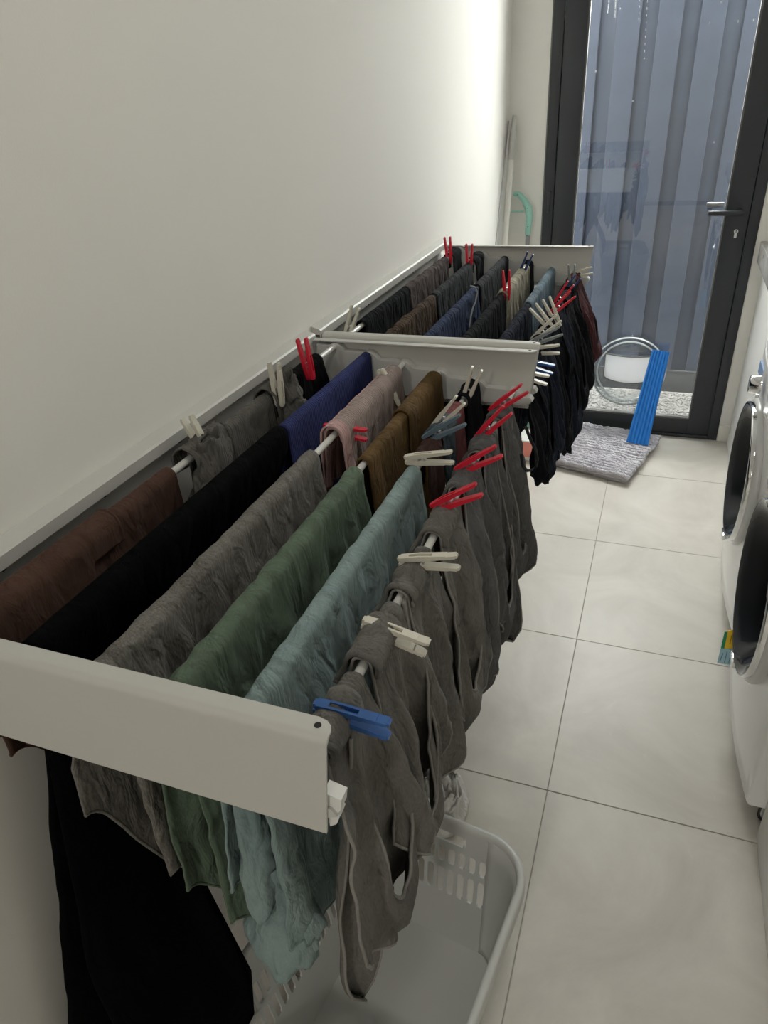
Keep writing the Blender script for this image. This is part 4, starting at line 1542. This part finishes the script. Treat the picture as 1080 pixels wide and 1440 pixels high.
card_poly('card_sheet', [(1019, 888), (1036, 884), (1039.5, 905), (1039, 925), (1030, 936), (1008.5, 932)], M_CB, 0.0)
card_poly('yellow_panel', [(1019, 888), (1036, 884), (1034, 908), (1028, 912), (1014, 911.5)], M_CY, -0.001)
card_poly('green_strip', [(1019, 888), (1023.5, 888), (1018.5, 911.5), (1014, 911)], M_CG, -0.0016)
card_poly('blue_flash', [(1036, 908), (1039.3, 909), (1039, 925), (1031, 935), (1029, 934.5), (1033, 912)], M_CB2, -0.0014)
for (a, b_, m) in [((1025.5, 905), (1028.5, 893), M_CARDW), ((1018, 931), (1022, 915), M_BLACKPL), ((1024, 932), (1028, 915), M_BLACKPL), ((1012, 928), (1016, 918), M_CB2)]:
    pa, pb_ = a, b_
    card_poly('print_line', [(pa[0], pa[1]), (pa[0] + 1.3, pa[1] + 0.2), (pb_[0] + 1.3, pb_[1] + 0.2), (pb_[0], pb_[1])], mat('dark_amber_print', (0.30, 0.22, 0.02), 0.5) if m is M_CARDW else (mat('grey_blue_print', (0.16, 0.30, 0.40), 0.5)), -0.0024)

# ------------------------------------------------------------------ cabinets and benchtop
cb = empty('end_panel_cabinet', (1.4, 3.0, 0))
tag(cb, 'white cabinet panel between the washing machine and the door wall', 'cabinet')
pbox('carcass', M_CAB, cb, 1.135, XR - 0.005, 2.49, YD - 0.002, 0.09, 0.836)
pbox('cabinet_door', M_CAB, cb, 1.117, 1.135, 2.494, YD - 0.02, 0.094, 0.832, bevel=0.0015)
pbox('kickboard', M_CAB, cb, 1.118, 1.134, 2.49, YD - 0.014, 0.0, 0.088)
cb2 = empty('low_cabinet', (1.4, 0.7, 0))
tag(cb2, 'white low cabinet next to the near washing machine', 'cabinet')
pbox('carcass', M_CAB, cb2, 1.107, XR - 0.005, 0.30, 1.252, 0.0, 0.836)
pbox('cabinet_door', M_CAB, cb2, 1.088, 1.107, 0.78, 1.250, 0.003, 0.832, bevel=0.0015)
pbox('cabinet_door', M_CAB, cb2, 1.088, 1.107, 0.304, 0.776, 0.003, 0.832, bevel=0.0015)
bt = pbox('benchtop', M_BENCH, None, 1.088, XR - 0.002, 0.30, YD - 0.003, 0.842, 0.926, bevel=0.003)
tag(bt, 'grey stone benchtop running above the washing machines', 'benchtop')

# ------------------------------------------------------------------ things by the door
# folded chenille mat
MQ = [Vector((0.318, 3.03)), Vector((0.69, 2.915)), Vector((0.815, 3.40)), Vector((0.43, 3.475))]
matt = empty('bath_mat', (0.56, 3.2, 0))
tag(matt, 'folded grey-lilac chenille bath mat on the floor by the glazed door', 'bath mat')


def quad(u, v):
    return MQ[0] * (1 - u) * (1 - v) + MQ[1] * u * (1 - v) + MQ[2] * u * v + MQ[3] * (1 - u) * v


def sheet(name, z0, z1, inset, m, seed):
    n = 26
    V, F_ = [], []
    for lvl, zz in ((0, z0), (1, z1)):
        for i in range(n + 1):
            for j in range(n + 1):
                u, v = inset + (1 - 2 * inset) * i / n, inset + (1 - 2 * inset) * j / n
                p = quad(u, v)
                e = min(i, j, n - i, n - j) / n
                wob = 0.010 * noise.noise(Vector((u * 4, v * 4, seed)))
                V.append((p.x + 0.012 * noise.noise(Vector((v * 6, u * 2, seed + 3))), p.y + 0.012 * noise.noise(Vector((u * 6, v * 2, seed + 7))), zz + (wob if lvl else wob * 0.3) * (1 if z0 > 0.01 else 0.3) + (0 if lvl == 0 else 0.004 * smooth01(e * 6))))
    N1 = (n + 1) ** 2
    for i in range(n):
        for j in range(n):
            a = i * (n + 1) + j
            F_.append((N1 + a, N1 + a + n + 1, N1 + a + n + 2, N1 + a + 1))
            F_.append((a, a + 1, a + n + 2, a + n + 1))
    b = [i * (n + 1) for i in range(n + 1)] + [n * (n + 1) + j for j in range(1, n + 1)] + [i * (n + 1) + n for i in range(n - 1, -1, -1)] + [j for j in range(n - 1, 0, -1)]
    for q in range(len(b)):
        a, c_ = b[q], b[(q + 1) % len(b)]
        F_.append((a, c_, c_ + N1, a + N1))
    return reparent(mesh_obj(name, V, F_, m, None, True), matt)


M_MATB = fabric('mat_backing', (0.50, 0.48, 0.50), crease=0.3, dye=1.0)
M_MATP = fabric('lilac_grey_chenille', (0.76, 0.74, 0.79), (0.52, 0.50, 0.55), crease=0.6, sheen=0.2, dye=1.0, cscale=90)
sheet('lower_layer', 0.002, 0.016, 0.03, M_MATB, 1)
sheet('upper_layer', 0.020, 0.034, 0.01, M_MATB, 2)
rm = random.Random(3)
bm = bmesh.new()
NC = 21
for i in range(NC):
    pts, rr = [], []
    ua, ub = -0.01 + rm.uniform(-0.015, 0.015), 1.01 + rm.uniform(-0.015, 0.015)
    for j in range(71):
        u = ua + (ub - ua) * j / 70
        v = (i + 0.5) / NC + 0.020 * noise.noise(Vector((u * 5, i * 0.35, 1))) + 0.010 * noise.noise(Vector((u * 14, i * 1.7, 4)))
        p = quad(u, v)
        z = 0.040 + 0.010 * noise.noise(Vector((u * 4, v * 4, 2))) + 0.004 * noise.noise(Vector((u * 22, i * 2.3, 5)))
        pts.append((p.x, p.y, z))
        rr.append(0.0092 * (1 + 0.40 * noise.noise(Vector((u * 30, i * 3.1, 7)))) * (0.55 if j in (0, 70) else 1))
    tube(bm, pts, rr, 8)
pl_ = bm_obj('chenille_pile', bm, M_MATP, None, smooth=True)
pl_['kind'] = 'stuff'
pile = reparent(pl_, matt)

# blue ribbed foam board leaning on the door
B0, B1 = Vector((0.708, 3.255, 0.052)), Vector((0.757, 3.474, 0.437))
ax = (B1 - B0)
Lb = ax.length
ax.normalize()
wv = (Vector((1, 0, 0)) - ax * ax.x).normalized()
wv = (wv + Vector((0, -0.10, 0))).normalized()
wv = (wv - ax * wv.dot(ax)).normalized()
nv_ = wv.cross(ax).normalized()
if nv_.y > 0:
    nv_ = -nv_
bm = bmesh.new()
prof = []
hw, nr = 0.050, 6
for k in range(nr):
    c_ = -hw + (k + 0.5) * 2 * hw / nr
    for a in range(7):
        t = a / 6
        prof.append((c_ - hw / nr + 2 * hw / nr * (0.06 + 0.88 * t), 0.010 + 0.0055 * math.sin(PI * t) ** 0.7))
prof += [(hw, 0.0), (-hw, 0.0)]
lo = [bm.verts.new(B0 + wv * p[0] + nv_ * p[1]) for p in prof]
hi = [bm.verts.new(B0 + ax * Lb + wv * (p[0] * 0.80) + nv_ * p[1]) for p in prof]
n = len(prof)
for i in range(n):
    bm.faces.new((lo[i], lo[(i + 1) % n], hi[(i + 1) % n], hi[i]))
bm.faces.new(lo[::-1])
bm.faces.new(hi)
bb = bm_obj('ribbed_board', bm, M_BLUEF)
tag(bb, 'bright blue ribbed foam board leaning against the glazed door', 'foam board')

# white telescopic pole in the corner
pole = empty('mop_pole', (0.02, 3.11, 0))
tag(pole, 'white mop pole with a pale grey cap leaning in the corner', 'mop')
P0, P1 = Vector((0.030, 3.10, 0.03)), Vector((0.030, 3.462, 1.440))
dv = P1 - P0
bm = bmesh.new()
tube(bm, [P0, P0 + dv * 0.885], 0.0125, 14)
reparent(bm_obj('shaft', bm, M_POLE, smooth=True, angle=50), pole)
bm = bmesh.new()
tube(bm, [P0 + dv * 0.88, P0 + dv * 0.885, P0 + dv * 0.95, P0 + dv * 0.985, P1], [0.0125, 0.0155, 0.0145, 0.010, 0.008], 14)
reparent(bm_obj('grip_cap', bm, M_CAP, smooth=True, angle=50), pole)
bm = bmesh.new()
box(bm, 0.0125, 0.12, 3.07, 3.13, 0.002, 0.035, 0.008)
reparent(bm_obj('mop_head', bm, M_POLEGREY, smooth=True, angle=40), pole)
# thin rod beside it
thin = empty('thin_rod', (0.008, 3.05, 0))
bpy.data.objects.remove(thin)
bm = bmesh.new()
tube(bm, [(0.016, 2.80, 0.003), (0.0095, 3.44, 1.42)], 0.0032, 8)
th_ = bm_obj('thin_rod', bm, M_POLEGREY, smooth=True)
tag(th_, 'thin grey rod leaning against the wall beside the mop pole', 'rod')
# mint green tool handle on a grey pole
ph = empty('spray_mop', (0.11, 3.44, 0))
tag(ph, 'mint green curved tool handle on a grey pole beside the white mop pole', 'mop')
hp = [Vector(onp(1, 3.462, *p)) for p in [(722, 273), (729, 273), (737, 281), (743, 292), (744.5, 305), (743, 318), (742, 330)]]
bm = bmesh.new()
tube(bm, hp, [0.010, 0.012, 0.013, 0.017, 0.016, 0.014, 0.013], 14)
hob = reparent(bm_obj('handle', bm, M_TEAL, smooth=True, angle=50), ph)
bm = bmesh.new()
tube(bm, [Vector(onp(1, 3.462, 718, 298)), Vector(onp(1, 3.462, 737, 297))], 0.004, 8)
reparent(bm_obj('trigger', bm, M_TEAL, smooth=True, angle=50), ph)
bm = bmesh.new()
for q in (1, 3, 5, 6):
    tube(bm, [hp[q] + Vector((0, -0.010, 0)), hp[q] + Vector((0, -0.018, 0))], 0.0022, 8)
reparent(bm_obj('screw', bm, mat('dark_teal_screw', (0.05, 0.13, 0.11), 0.5)), ph)
bm = bmesh.new()
tube(bm, [hp[-1], Vector((hp[-1].x + 0.004, 3.46, 0.05))], 0.010, 12)
reparent(bm_obj('pole', bm, M_POLEGREY, smooth=True, angle=50), ph)
bm = bmesh.new()
box(bm, 0.05, 0.165, 3.40, 3.485, 0.002, 0.05, 0.008)
reparent(bm_obj('mop_head', bm, M_TEAL, smooth=True, angle=40), ph)

# carton and orange fluff on the floor below the far rack
ct = empty('small_carton', (0.21, 3.10, 0))
tag(ct, 'small white and coral carton on the floor beside the bath mat', 'carton')
pbox('carton_body', M_CARDW, ct, 0.13, 0.288, 3.06, 3.19, 0.001, 0.105, bevel=0.002)
pbox('coral_panel', M_CORAL, ct, 0.136, 0.268, 3.0585, 3.0605, 0.022, 0.098)
rm = random.Random(8)
bm = bmesh.new()
c = Vector((0.225, 2.775, 0.030))
for k in range(170):
    d = Vector((rm.gauss(0, 1), rm.gauss(0, 1), rm.gauss(0, 0.8))).normalized()
    if d.z < -0.6:
        d.z = -0.6
    e = c + d * rm.uniform(0.030, 0.050)
    e.z = max(0.003, e.z)
    tube(bm, [c + d * 0.005, c.lerp(e, 0.6) + Vector((rm.uniform(-.004, .004), rm.uniform(-.004, .004), 0)), e], [0.0035, 0.0028, 0.0008], 5)
ob = bm_obj('fluffy_toy', bm, M_ORANGE)
tag(ob, 'small bright orange fluffy toy on the floor under the rack', 'toy')

# ------------------------------------------------------------------ ceiling lamp, and an added fill light fitting in the unseen next room
for (lx, ly), lab in ((LAMP_XY, 'round flush ceiling lamp above the drying racks'), (FILL_LAMP_XY, 'round flush ceiling fitting added in the unseen next room for fill light')):
    lp = empty('lamp_and_fill_fitting', (lx, ly, HC))
    tag(lp, lab, 'lamp', 'flush ceiling lamps')
    bm = bmesh.new()
    lathe_x(bm, [(0.0, 0.15), (0.03, 0.15), (0.035, 0.145), (0.035, 0.135), (0.02, 0.134)], 40)
    for v in bm.verts:
        v.co = Vector((lx + v.co.y, ly + v.co.z, HC - v.co.x))
    reparent(bm_obj('lamp_ring', bm, M_WHITEGL, smooth=True, angle=40), lp)
